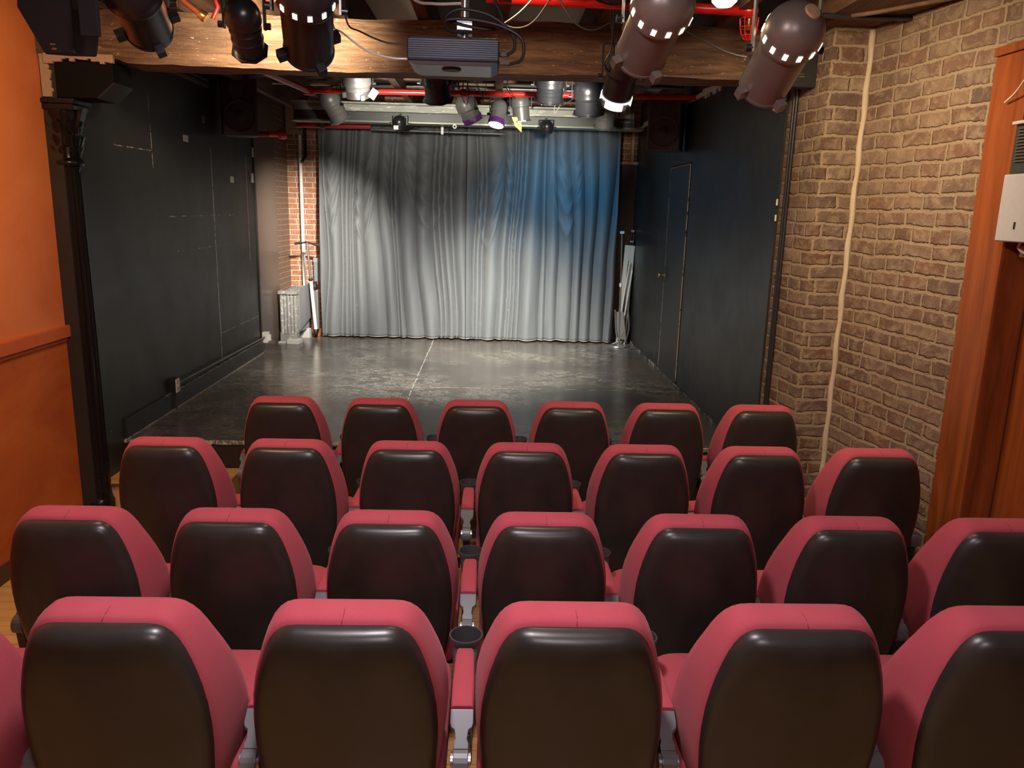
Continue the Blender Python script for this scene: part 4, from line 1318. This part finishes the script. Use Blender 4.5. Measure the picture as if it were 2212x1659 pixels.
# ================================================================== STAGE LAMPS
def par_can(loc, end, r, body, label, grp, lens=None, vents=0, gel=None, hang=None, hole=False, tabs=True, band=None, glass=False, yoke=BLACKM, ridges=0):
    """lamp can: loc = centre of the rear dome, end = centre of the front opening; hang = height of its pipe"""
    A, B = Vector(loc), Vector(end)
    d = (B - A)
    L = d.length
    d.normalize()
    t = thing('stage_lamp', (0, 0, 0))
    m = MB()
    R1 = r * 1.14
    prof = [(0.002, -R1 * 0.98)]
    for k in range(1, 9):
        a = math.radians(90 * k / 8)
        prof.append((R1 * math.sin(a), -R1 * 0.98 * math.cos(a)))
    prof += [(R1 * 1.0, R1 * 0.25), (R1 * 1.015, R1 * 0.30), (R1 * 0.985, R1 * 0.42), (r * 1.0, R1 * 0.48)]
    for k in range(ridges):
        h = R1 * 0.5 + (L - R1 * 0.6) * (k + 0.6) / (ridges + 0.5)
        prof += [(r, h - 0.006), (r * 1.05, h - 0.002), (r * 1.05, h + 0.004), (r, h + 0.008)]
    prof += [(r, L), (r * 1.04, L), (r * 1.04, L + 0.012), (r * 0.96, L + 0.012), (r * 0.93, L - 0.02)]
    if lens is None:
        prof += [(r * 0.93, L - 0.02), (r * 0.9, R1 * 0.9), (0.002, R1 * 0.8)]
    m.lathe(prof, A, d, 36)
    m.build('lamp_body', body, t, smooth=True, angle=35)
    u, w = m.frame(d)
    if lens is not None:
        m = MB()
        m.lathe([(0.002, L + 0.004), (r * 0.5, L + 0.001), (r * 0.92, L - 0.012), (0.002, L - 0.02)], A, d, 28)
        m.build('lens', lens, t, smooth=True)
    if vents:
        for k in range(vents):
            m = MB()
            a = 2 * PI * k / vents
            cdir = u * math.cos(a) + w * math.sin(a)
            tdir = -u * math.sin(a) + w * math.cos(a)
            c = A + d * (R1 * 0.10) + cdir * (R1 * 1.002)
            hw, hh = R1 * 0.075, R1 * 0.12
            q = [c + tdir * sx * hw + d * sy * hh + cdir * (0.002) for sx, sy in ((-1, -1), (1, -1), (1, 1), (-1, 1))]
            q2 = [p - cdir * 0.006 for p in q]
            m.loft([q2, q])
            m.build('vent', VENTL, t)
    if hole:
        m = MB()
        view = (Vector((0, 0, 2.12)) - A).normalized()
        hd_ = (Vector((0.46, 0, 0.54)) + view * 0.70).normalized()
        c = A + hd_ * R1 * 0.985
        m.lathe([(0.002, 0.004), (R1 * 0.26, 0.002), (R1 * 0.29, -0.006), (0.002, -0.008)], c, hd_, 18)
        m.build('rear_opening', PALEW, t, smooth=True)
    if band is not None:
        m = MB()
        m.lathe([(r * 1.045, L - 0.045), (r * 1.07, L - 0.04), (r * 1.07, L + 0.006), (r * 1.045, L + 0.006)], A, d, 30, cap=False)
        m.build('front_band', band, t, smooth=True, angle=40)
    if tabs:
        for k in range(4):
            m = MB()
            a = PI / 4 + k * PI / 2 + 0.35
            cdir = u * math.cos(a) + w * math.sin(a)
            tdir = -u * math.sin(a) + w * math.cos(a)
            c = A + d * (L - 0.012) + cdir * r * 1.0
            q0 = [c + tdir * sx * 0.017 + d * sy for sx, sy in ((-1, -0.022), (1, -0.022), (1, 0.022), (-1, 0.022))]
            q1 = [p + cdir * 0.035 for p in q0]
            m.loft([q0, q1])
            m.build('gel_clip', body, t, bevel=0.002)
    if gel is not None:
        m = MB()
        fr = []
        for k in range(8):
            a = 2 * PI * (k + 0.5) / 8
            fr.append((math.cos(a) * r * 1.25, math.sin(a) * r * 1.25))
        m.loft([[A + d * (L + h) + u * x + w * y for x, y in fr] for h in (0.014, 0.022)])
        m.build('gel_frame', gel, t)
    # yoke, up to the pipe
    top = Vector((A.x + d.x * L * 0.25, A.y + d.y * L * 0.25, A.z + R1 + 0.03))
    side = Vector((-d.y, d.x, 0))
    side = Vector((1, 0, 0)) if side.length < 0.2 else side.normalized()
    if side.x < 0:
        side = -side
    piv = A + d * (L * 0.30)
    m = MB()
    ysz = R1 * 1.12
    py = None
    if isinstance(hang, tuple):
        py, zt = hang
    elif hang:
        zt = hang
    else:
        zt = top.z + 0.05
    zt2 = max(piv.z + R1 * 1.15, min(zt - 0.02, piv.z + R1 * 1.7))
    for sgn in (-1, 1):
        p0 = piv + side * sgn * ysz
        q = []
        for dz in (0, 1):
            z = p0.z - 0.015 if dz == 0 else zt2
            q.append([Vector((p0.x, p0.y, z)) + side * a * 0.004 + Vector((0, 0, 0)) + d.cross(side).normalized() * 0 + Vector((0, b * 0.013, 0)) for a, b in ((-1, -1), (1, -1), (1, 1), (-1, 1))])
        m.loft(q)
    a0 = piv - side * ysz; a1 = piv + side * ysz
    m.loft([[Vector((a0.x, a0.y + b * 0.013, zt2 + c * 0.004)) for b, c in ((-1, -1), (1, -1), (1, 1), (-1, 1))], [Vector((a1.x, a1.y + b * 0.013, zt2 + c * 0.004)) for b, c in ((-1, -1), (1, -1), (1, 1), (-1, 1))]])
    m.build('yoke', yoke, t)
    m = MB()
    m.tube([(piv.x, piv.y, zt2), (piv.x, piv.y if py is None else py, max(zt2 + 0.02, zt))], 0.012)
    m.build('clamp', BLACKM, t, smooth=True)
    for sgn in (-1, 1):
        m = MB()
        p0 = piv + side * sgn * ysz
        m.tube([p0, p0 + side * sgn * 0.025], 0.014, 10)
        m.build('tilt_knob', BLACKM, t, smooth=True)
    tag(t, label, 'stage lamp', grp)
    return t

G1 = 'stage lamps in front of the beam'
par_can((1.11, 3.10, 2.783), (1.103, 3.36, 2.635), 0.098, SILVER, 'bronze silver lamp can with a round opening in its rear, nearest the brick pier', G1, vents=13, hole=True, hang=(3.30, 3.125), yoke=METAL)
par_can((0.618, 3.10, 2.862), (0.593, 3.37, 2.742), 0.102, SILVER, 'bronze silver lamp can without rear opening, beside the cable bundle', G1, vents=13, hang=(3.30, 3.125), yoke=METAL)
par_can((-0.688, 3.10, 2.872), (-0.748, 3.40, 2.730), 0.098, BLACKM, 'large black lamp can with a ring of glowing vents over the beam', G1, vents=13, hang=(3.30, 3.125))
par_can((-1.315, 3.10, 2.862), (-1.375, 3.38, 2.785), 0.092, BLACKM, 'plain black lamp can between the left corner lamp and the small finned lamp', G1, hang=(3.30, 3.125))
t = thing('flood_light', (-1.56, 3.0, 2.76))
m = MB()
m.loft([[(-0.03, 0.0, -0.15), (0.075, 0.0, -0.148), (0.085, 0.15, -0.13), (-0.02, 0.15, -0.13)], [(-0.10, -0.02, 0.0), (0.085, -0.02, 0.0), (0.095, 0.18, 0.0), (-0.09, 0.18, 0.0)], [(-0.09, -0.02, 0.10), (0.09, -0.02, 0.10), (0.095, 0.18, 0.10), (-0.085, 0.18, 0.10)], [(-0.05, 0.02, 0.17), (0.06, 0.02, 0.17), (0.06, 0.14, 0.17), (-0.05, 0.14, 0.17)]])
m.build('lamp_housing', simple('flood_black', (0.018, 0.015, 0.015), 0.65, spec=0.2), t, bevel=0.012, seg=3)
m = MB(); m.box((0.14, -0.08, -0.10), (0.205, -0.065, 0.16)); m.build('barn_door', simple('flood_black', (0.018, 0.015, 0.015), 0.65, spec=0.2), t, bevel=0.004)
m = MB(); m.tube([(0.085, -0.01, 0.05), (0.16, -0.07, 0.05)], 0.01); m.build('door_arm', BLACKM, t, smooth=True)
m = MB(); m.tube([(0.0, 0.08, 0.165), (0.0, 0.29, 0.365)], 0.012); m.build('clamp', BLACKM, t, smooth=True)
m = MB(); m.box((0.0, -0.004, -0.135), (0.016, -0.001, -0.128)); m.box((-0.004, -0.006, -0.120), (0.014, -0.003, -0.114)); m.build('rating_mark', BRASS, t)
tag(t, 'matt black boxy flood light in the top left corner by the orange wall', 'flood light', G1)
par_can((-1.067, 3.60, 2.885), (-1.082, 3.73, 2.785), 0.066, BLACKM, 'small finned black lamp in front of the brightest part of the beam', G1, hang=(3.30, 3.125), ridges=2, gel=BLACKM, tabs=False)
par_can((0.715, 4.58, 2.900), (0.697, 4.72, 2.730), 0.086, BLACKM, 'black lamp with a glowing white rim hanging under the right of the beam', G1, hang=(4.60, 3.17), lens=LAMPW, band=simple('lit_rim', (0.9, 0.9, 0.88), 0.4, emit=(1, 0.97, 0.9), estr=1.5))
G2 = 'stage lamps above the stage'
par_can((-1.15, 7.0, 3.15), (-1.15, 7.06, 3.03), 0.105, GREYCAN, 'silver lamp above the stage beside a paper tag, in front of the red pipe', G2, hang=(7.02, 3.34), band=METAL)
par_can((-1.60, 8.12, 3.11), (-1.53, 8.22, 2.96), 0.090, GREYCAN, 'grey lamp pointing down over the left end of the girder', G2, hang=(8.32, 3.265), ridges=2, gel=GREYCAN, tabs=False)
par_can((-0.48, 6.95, 3.17), (-0.47, 7.03, 3.02), 0.110, BLACKM, 'black lamp with looped cord hiding the red pipe, under the projector', G2, hang=(7.02, 3.34), gel=BLACKM, tabs=False)
par_can((-0.27, 8.22, 3.11), (-0.20, 8.27, 2.97), 0.095, GREYCAN, 'grey lamp with purple light painted on its rim left of the bright lamp', G2, hang=(8.32, 3.265), band=PURPLE, tabs=False)
par_can((0.06, 8.22, 3.08), (0.03, 8.17, 2.93), 0.080, GREYCAN, 'glaring lit lamp with a purple edge in the centre of the girder', G2, hang=(8.32, 3.265), lens=LAMPW, band=PURPLE, tabs=False)
par_can((0.27, 8.40, 3.17), (0.29, 8.42, 3.01), 0.085, GREYCAN, 'pale grey lamp with a yellow filter scrap right of the glaring lamp', G2, hang=(8.32, 3.265), gel=METAL, tabs=False)
par_can((0.475, 6.97, 3.18), (0.475, 7.04, 3.045), 0.108, BLACKM, 'black ribbed lamp in front of the red pipe, right of the bright lamp', G2, hang=(7.02, 3.34), ridges=2, gel=BLACKM, tabs=False)
par_can((0.80, 6.95, 3.10), (0.815, 7.02, 2.95), 0.115, BLACKM, 'black lamp half hidden behind the glowing rim lamp', G2, hang=(7.02, 3.34), gel=BLACKM, tabs=False)
par_can((1.12, 8.18, 3.10), (1.12, 8.24, 2.96), 0.095, GREYCAN, 'grey lamp over the right end of the girder', G2, hang=(8.32, 3.265), ridges=1, gel=GREYCAN, tabs=False)
par_can((0.575, 8.80, 2.985), (0.58, 8.82, 2.935), 0.060, BLACKM, 'small black lamp shining cool light on the blue part of the curtain', G2, lens=LAMPC, hang=(8.87, 3.03), tabs=False)
par_can((-1.00, 8.79, 2.985), (-1.00, 8.81, 2.93), 0.062, BLACKM, 'small black lamp below the girder in front of the left curtain', G2, hang=(8.87, 3.03), tabs=False)
m = MB(); m.box((-1.05, 8.70, 2.90), (-1.0, 8.704, 2.94), M=None)
tag(m.build('paper_tag', WHITEP), 'white paper corner on the small lamp below the girder', 'tag')
m = MB()
M = Matrix.Translation((-1.00, 6.95, 3.03)) @ Matrix.Rotation(0.6, 4, 'Y')
m.box((-0.03, 0, -0.05), (0.03, 0.003, 0.03), M=M)
tag(m.build('paper_tag', simple('tag_paper', (0.8, 0.55, 0.45), 0.7)), 'pinkish paper tag hanging from the silver stage lamp', 'tag')
m = MB()
M = Matrix.Translation((0.245, 8.345, 2.96)) @ Matrix.Rotation(-0.4, 4, 'Y')
m.add([M @ Vector(p) for p in ((-0.03, 0, 0.08), (0.02, 0, 0.06), (0.04, 0, -0.02), (0.01, 0, -0.10), (-0.03, 0, -0.02), (-0.03, 0.004, 0.08), (0.02, 0.004, 0.06), (0.04, 0.004, -0.02), (0.01, 0.004, -0.10), (-0.03, 0.004, -0.02))],
      [(0, 1, 2, 3, 4), (9, 8, 7, 6, 5), (0, 5, 6, 1), (1, 6, 7, 2), (2, 7, 8, 3), (3, 8, 9, 4), (4, 9, 5, 0)])
tag(m.build('gel_scrap', YELLOW), 'yellow filter scrap hanging beside the glaring lamp', 'filter')

# ================================================================== PROJECTOR
t = thing('projector', (-0.163, 3.44, 2.665))
m = MB()
rings = []
for (dx, z) in ((0.150, 0.0), (0.178, 0.014), (0.182, 0.03), (0.182, 0.092), (0.172, 0.104)):
    y0, y1 = -0.14, 0.14
    if z < 0.01: y0 = -0.125
    rings.append([(-dx, y0, z), (dx, y0, z), (dx, y1, z), (-dx, y1, z)])
m.loft(rings[1:])
m.build('casing', NAVY, t, bevel=0.006)
m = MB()
for k in range(9):
    z = 0.026 + k * 0.008
    m.box((-0.176, -0.1425, z), (0.176, -0.1405, z + 0.0035))
m.build('ridged_rear', simple('navy_ridge', (0.010, 0.011, 0.028), 0.4, spec=0.3), t)
m = MB()
m.loft([rings[0], [(p[0], p[1], 0.0135) for p in rings[1]]])
m.build('underside', SMOKE, t, bevel=0.004)
m = MB(); m.lathe([(0.035, -0.006), (0.04, 0.0), (0.04, 0.004)], (-0.01, -0.05, -0.001), (0, 0, 1), 24); m.build('adjusting_foot', RUBBER, t, smooth=True, angle=40)
m = MB(); m.tube([(0.04, 0, 0.115), (0.04, 0, 0.53)], 0.016, 14); m.box((0.01, -0.03, 0.14), (0.07, 0.03, 0.20)); m.build('mount_pole', METAL, t, smooth=True, angle=40)
m = MB(); m.box((-0.07, -0.06, 0.104), (0.13, 0.08, 0.116)); m.box((-0.12, -0.02, 0.106), (0.16, 0.01, 0.122)); m.build('mount_plate', BLACKM, t, bevel=0.002)
m = MB(); m.box((0.182, -0.10, 0.045), (0.215, -0.08, 0.06)); m.box((0.182, -0.11, 0.012), (0.225, -0.085, 0.024)); m.build('plug', RUBBER, t, bevel=0.002)
tag(t, 'dark navy projector with ridged rear hanging in the middle before the beam', 'projector')
def cable(pts, r, mat, label, name='cable', cat='cable', grp=None, n=60):
    m = MB(); m.tube(bez(pts, n), r, 7)
    return tag(m.build(name, mat, smooth=True), label, cat, grp)
CG = 'cables looped at the projector'
cable([(0.055, 3.34, 2.68), (0.11, 3.32, 2.70), (0.105, 3.30, 2.77), (0.02, 3.30, 2.815), (-0.10, 3.30, 2.835), (-0.19, 3.31, 2.83), (-0.18, 3.34, 2.80), (-0.09, 3.36, 2.80)], 0.0065, RUBBER, 'thick black cable looping from the lower right of the projector', grp=CG)
cable([(0.05, 3.34, 2.715), (0.08, 3.33, 2.74), (0.06, 3.31, 2.80), (-0.03, 3.30, 2.855), (-0.14, 3.30, 2.87), (-0.19, 3.32, 2.84), (-0.12, 3.34, 2.82), (0.0, 3.36, 2.815), (0.03, 3.38, 2.86), (-0.02, 3.42, 2.98), (-0.05, 3.42, 3.2)], 0.0065, RUBBER, 'black cable looping over the projector mount up to the ceiling', grp=CG)
cable([(-0.352, 3.40, 2.70), (-0.42, 3.40, 2.702), (-0.52, 3.42, 2.73), (-0.62, 3.45, 2.80), (-0.66, 3.46, 2.83), (-0.66, 3.40, 2.95), (-0.62, 3.34, 3.12)], 0.004, WHITEP, 'white cable sagging from the big black lamp to the projector', 'cable')
cable([(-0.352, 3.40, 2.755), (-0.44, 3.40, 2.76), (-0.54, 3.42, 2.80), (-0.60, 3.44, 2.84), (-0.60, 3.40, 2.98), (-0.56, 3.34, 3.12)], 0.0035, RUBBER, 'thin black cable from the large black lamp to the projector', 'cable')
cable([(-0.50, 3.9, 3.19), (-0.36, 3.7, 3.00), (-0.26, 3.55, 2.945), (-0.15, 3.47, 2.93), (-0.115, 3.46, 2.93)], 0.006, WHITEP, 'glossy white cable arriving at the projector mount from the ceiling', 'cable')
# coils of black cable, right of the projector, and the hanging bundle
for i in range(7):
    rr = random.Random(40 + i)
    c = Vector((0.555 + rr.uniform(-0.02, 0.02), 4.0 + i * 0.02, 3.20 + rr.uniform(-0.015, 0.02)))
    a_, b_ = 0.14 + rr.uniform(-0.03, 0.02), 0.085 + rr.uniform(-0.02, 0.015)
    pts = [c + Vector((a_ * math.cos(q), 0.01 * math.sin(3 * q), b_ * math.sin(q))) for q in [2 * PI * k / 12 for k in range(13)]]
    cable(pts, 0.006, RUBBER, 'black cable coil stacked at the ceiling left of the silver lamps', 'cable_coil', 'cable', 'coiled cables at the ceiling', 40)
CB = 'thin black cables across the ceiling'
for (pts, lab) in (
    ([(0.00, 4.5, 3.10), (0.10, 4.5, 3.06), (0.20, 4.5, 3.09), (0.30, 4.5, 3.22)], 'black cable sagging above the beam just right of the projector'),
    ([(0.02, 4.3, 3.02), (0.12, 4.35, 3.10), (0.22, 4.4, 3.21)], 'straight black cable rising right of the projector'),
    ([(0.33, 4.5, 3.22), (0.42, 4.5, 3.10), (0.52, 4.5, 3.06), (0.62, 4.5, 3.10)], 'black cable sagging under the cable coil'),
    ([(0.60, 4.4, 3.14), (0.64, 4.5, 3.00), (0.66, 4.55, 2.93), (0.70, 4.58, 2.88)], 'black cable running down into the rim lit lamp, left strand'),
    ([(0.66, 4.4, 3.14), (0.70, 4.5, 3.02), (0.73, 4.55, 2.94), (0.72, 4.58, 2.88)], 'black cable running down into the rim lit lamp, right strand'),
    ([(0.62, 4.4, 3.14), (0.63, 4.5, 2.98), (0.60, 4.52, 2.90), (0.64, 4.56, 2.85)], 'black cable looping down beside the rim lit lamp'),
    ([(0.78, 4.3, 3.18), (0.86, 4.3, 3.10), (1.02, 4.2, 2.98), (1.22, 4.1, 2.88), (1.50, 4.05, 2.88)], 'thin black wire crossing the beam towards the lamp with an opening'),
):
    cable(pts, 0.0045, RUBBER, lab, grp=CB)
CW = 'loose wires above the stage'
rr = random.Random(5)
WIR = simple('pale_wire', (0.26, 0.24, 0.18), 0.5)
spots_ = ['left of the purple lamp', 'behind the projector foot', 'over the glaring lamp', 'right of the glaring lamp', 'left of the ribbed black lamp', 'under the ribbed black lamp', 'right of the ribbed black lamp', 'beside the rim lit lamp']
for i in range(8):
    x = -0.35 + i * 0.17
    y = 7.03
    y2 = y + rr.uniform(0.1, 0.4)
    z0 = 3.13 + rr.uniform(0, 0.06)
    cable([(x, y, 3.345), (x + rr.uniform(-0.06, 0.06), y2, z0), (x + rr.uniform(-0.12, 0.12), y2, z0 - 0.12 - rr.uniform(0, 0.07)), (x + rr.uniform(-0.05, 0.14), y2, z0 - 0.02), (x + rr.uniform(0.02, 0.1), y, 3.345)],
          0.003, WIR if i % 3 else RUBBER, 'loose thin wire above the stage, %s' % spots_[i], 'loose_wire', 'wire', CW, 36)

# red pipes at the auditorium ceiling
t = thing('sprinkler_pipe', (0, 0, 0))
m = MB(); m.tube([(-0.05, 4.6, 3.228), (1.385, 4.6, 3.205)], 0.027, 16); m.build('pipe_run', REDP, t, smooth=True)
m = MB(); m.lathe([(0.03, -0.03), (0.036, -0.02), (0.036, 0.03), (0.022, 0.045), (0.001, 0.046)], (1.39, 4.6, 3.205), (1, 0, 0), 18); m.box((0.985, 4.57, 3.205), (1.02, 4.63, 3.32)); m.build('end_fitting', REDP, t, smooth=True, angle=40)
m = MB()
c = Vector((1.395, 4.6, 3.165))
for k in range(8):
    a = 2 * PI * k / 8
    q = [c + Vector((rad * math.cos(a), rad * math.sin(a), h)) for rad, h in ((0.052, 0.0), (0.050, -0.035), (0.042, -0.075), (0.022, -0.105), (0.0, -0.11))]
    m.tube(q, 0.0028, 6)
for rad, h in ((0.052, 0.0), (0.049, -0.045), (0.036, -0.087)):
    m.tube([c + Vector((rad * math.cos(2 * PI * k / 20), rad * math.sin(2 * PI * k / 20), h)) for k in range(21)], 0.0028, 6)
m.build('sprinkler_cage', REDP, t, smooth=True)
m = MB(); m.lathe([(0.012, 0.0), (0.010, -0.03), (0.018, -0.05), (0.004, -0.06)], c, n=12); m.build('sprinkler_head', BRASS, t, smooth=True)
tag(t, 'bright red sprinkler pipe with a wire cage in front of the beam', 'pipe')
m = MB(); m.lathe([(0.002, -0.03), (0.04, -0.024), (0.065, 0.0), (0.065, 0.02)], (1.20, 4.42, 3.205), n=24)
o = m.build('ceiling_bulb', simple('lit_bulb', (1, 1, 1), 0.4, emit=(1.0, 0.93, 0.8), estr=5), smooth=True)
tag(o, 'lit round white lamp at the ceiling above the red pipe', 'lamp')
t = thing('copper_fitting', (0, 0, 0))
m = MB(); m.tube([(-1.66, 4.5, 3.17), (-1.62, 4.5, 3.13), (-1.54, 4.5, 3.07)], 0.018, 12); m.build('pipe_run', COPPER, t, smooth=True)
m = MB(); m.lathe([(0.024, -0.02), (0.028, 0.01), (0.022, 0.02)], (-1.54, 4.5, 3.07), (0.8, 0, -0.6), 14); m.build('pipe_end', BRASS, t, smooth=True)
m = MB(); m.tube([(-1.53, 4.62, 3.22), (-1.50, 4.62, 3.14), (-1.53, 4.62, 3.08)], 0.012, 10); m.build('red_valve', DKRED, t, smooth=True)
tag(t, 'short copper coloured pipe stub with red valve above the left of the beam', 'pipe')
pipe('sprinkler_branch', [(-1.52, 4.75, 3.26), (-1.18, 4.75, 3.22), (-1.15, 4.75, 3.30)], 0.022, REDP, 'short red pipe above the small finned lamp')
pipe('round_log_brace', [(-1.16, 4.8, 3.34), (-0.98, 4.9, 3.19)], 0.045, JOIST, 'rough round timber brace above the beam beside the large black lamp', 'timber')

# black electrical box at the right end of the beam
t = thing('dimmer_box', (1.86, 4.95, 2.98))
m = MB(); m.box((-0.10, -0.06, -0.115), (0.085, 0.035, 0.19)); m.build('box_body', BLACKP, t, bevel=0.006)
m = MB(); m.box((-0.05, -0.064, -0.06), (-0.02, -0.0605, -0.055)); m.box((-0.05, -0.064, -0.045), (-0.025, -0.0605, -0.041)); m.build('label_mark', BRASS, t)
tag(t, 'black metal box at the right end of the beam beside the pier', 'box')
for dx, lab in ((0.0, 'black vertical conduit on the brick pier, closer to the stage wall'), (0.035, 'black vertical conduit on the brick pier, farther from the stage wall')):
    yy = 5.10 - dx
    xx = 1.877 + (5.2 - yy) * 0.115 - 0.018
    m = MB(); m.tube([(xx, yy, 0.0), (xx, yy, 2.90)], 0.010, 10)
    tag(m.build('pier_conduit', BLACKP, smooth=True), lab, 'conduit', 'conduits on the pier')
m = MB()
M = Matrix.Translation((1.80, 5.17, 2.80)) @ Matrix.Rotation(0.5, 4, 'Y')
m.box((-0.018, -0.01, -0.05), (0.018, 0.0, 0.05), M=M)
tag(m.build('wood_chip', simple('pinkish_wood', (0.35, 0.22, 0.17), 0.7), bevel=0.002), 'small pinkish wood scrap fixed at the top corner of the right stage wall', 'scrap')
m = MB(); m.box((1.852, 5.19, 2.18), (1.862, 5.198, 2.22)); m.box((1.852, 5.19, 2.08), (1.862, 5.198, 2.12))
m.build('hinge', WHITEP, bpy.data.objects['wall_stage_right'])

# ================================================================== RIGHT SIDE: post, wall unit, shelf
t = thing('stained_post', (2.36, 3.655, 0.42))
m = MB(); m.box((-0.085, -0.175, 0.0), (0.065, 0.082, 2.42)); m.build('post_shaft', STAIN, t, bevel=0.012)
m = MB(); m.box((-0.095, -0.185, 2.20), (0.0655, -0.1755, 2.43)); m.box((-0.095, -0.185, 2.421), (0.066, 0.083, 2.46)); m.build('cap_board', STAIN, t, bevel=0.004)
m = MB(); m.box((-0.095, -0.185, -0.09), (0.065, 0.083, -0.001)); m.build('base_block', PALEW, t, bevel=0.006)
m = MB(); m.box((-0.06, -0.15, -0.42), (0.065, 0.08, -0.091)); m.build('masonry_foot', BRICK_P, t, bevel=0.01)
tag(t, 'tall orange brown stained wooden post at the end of the brick wall', 'post')
t = thing('wall_air_unit', (2.425, 3.17, 2.03))
m = MB(); m.box((-0.20, -0.32, 0.0), (0.0, 0.30, 0.285)); m.build('lower_casing', UNITW, t, bevel=0.012, seg=3)
m = MB(); m.box((-0.185, -0.31, 0.286), (0.0, 0.29, 0.49)); m.build('upper_casing', simple('unit_dark_green', (0.03, 0.035, 0.032), 0.5), t, bevel=0.006)
m = MB()
for k in range(11):
    z = 0.335 + k * 0.0135
    m.box((-0.192, -0.30, z), (-0.1855, 0.265, z + 0.005))
m.build('grille_slats', simple('grille_brown', (0.10, 0.07, 0.05), 0.45), t)
m = MB(); m.box((-0.20, -0.32, 0.491), (0.0, 0.30, 0.505)); m.build('top_cover', simple('unit_cream', (0.5, 0.48, 0.40), 0.5), t, bevel=0.004)
m = MB(); m.box((-0.2015, 0.17, 0.055), (-0.2002, 0.182, 0.085)); m.build('indicator_slot', RUBBER, t)
tag(t, 'white wall heating unit with dark slatted grille, right of the post', 'heater')
m = MB(); m.box((2.33, 2.9, 1.965), (2.43, 3.44, 2.012))
tag(m.build('wall_shelf', PALEW, bevel=0.003), 'pale pine board mounted below the wall heating unit', 'shelf')
cable([(2.30, 3.40, 2.03), (2.295, 3.40, 2.005), (2.30, 3.36, 1.985), (2.31, 3.30, 1.99), (2.31, 3.28, 2.03)], 0.006, WHITEP, 'short white cord loop under the wall heating unit', 'cord', 'cord')
cable([(2.262, 3.60, 2.63), (2.24, 3.50, 2.66), (2.20, 3.36, 2.72), (2.18, 3.2, 2.80), (2.2, 3.0, 2.9)], 0.004, WHITEP, 'thin white cable leaving the top of the stained post', 'cable')
m = MB(); m.box((2.44, 2.5, 2.60), (2.5, 3.44, 2.85))
struct(m.build('trim_10', PALEW))

pipe('ceiling_conduit', [(1.52, 4.5, 3.172), (2.30, 4.42, 3.150)], 0.014, BLACKM, 'black conduit under the dark ceiling at the top of the brick pier', 'conduit')
pipe('ceiling_conduit', [(1.60, 4.85, 3.185), (1.98, 4.35, 3.16), (2.25, 4.0, 3.165)], 0.012, JOIST, 'thin brown pipe slanting under the ceiling over the brick pier', 'conduit')
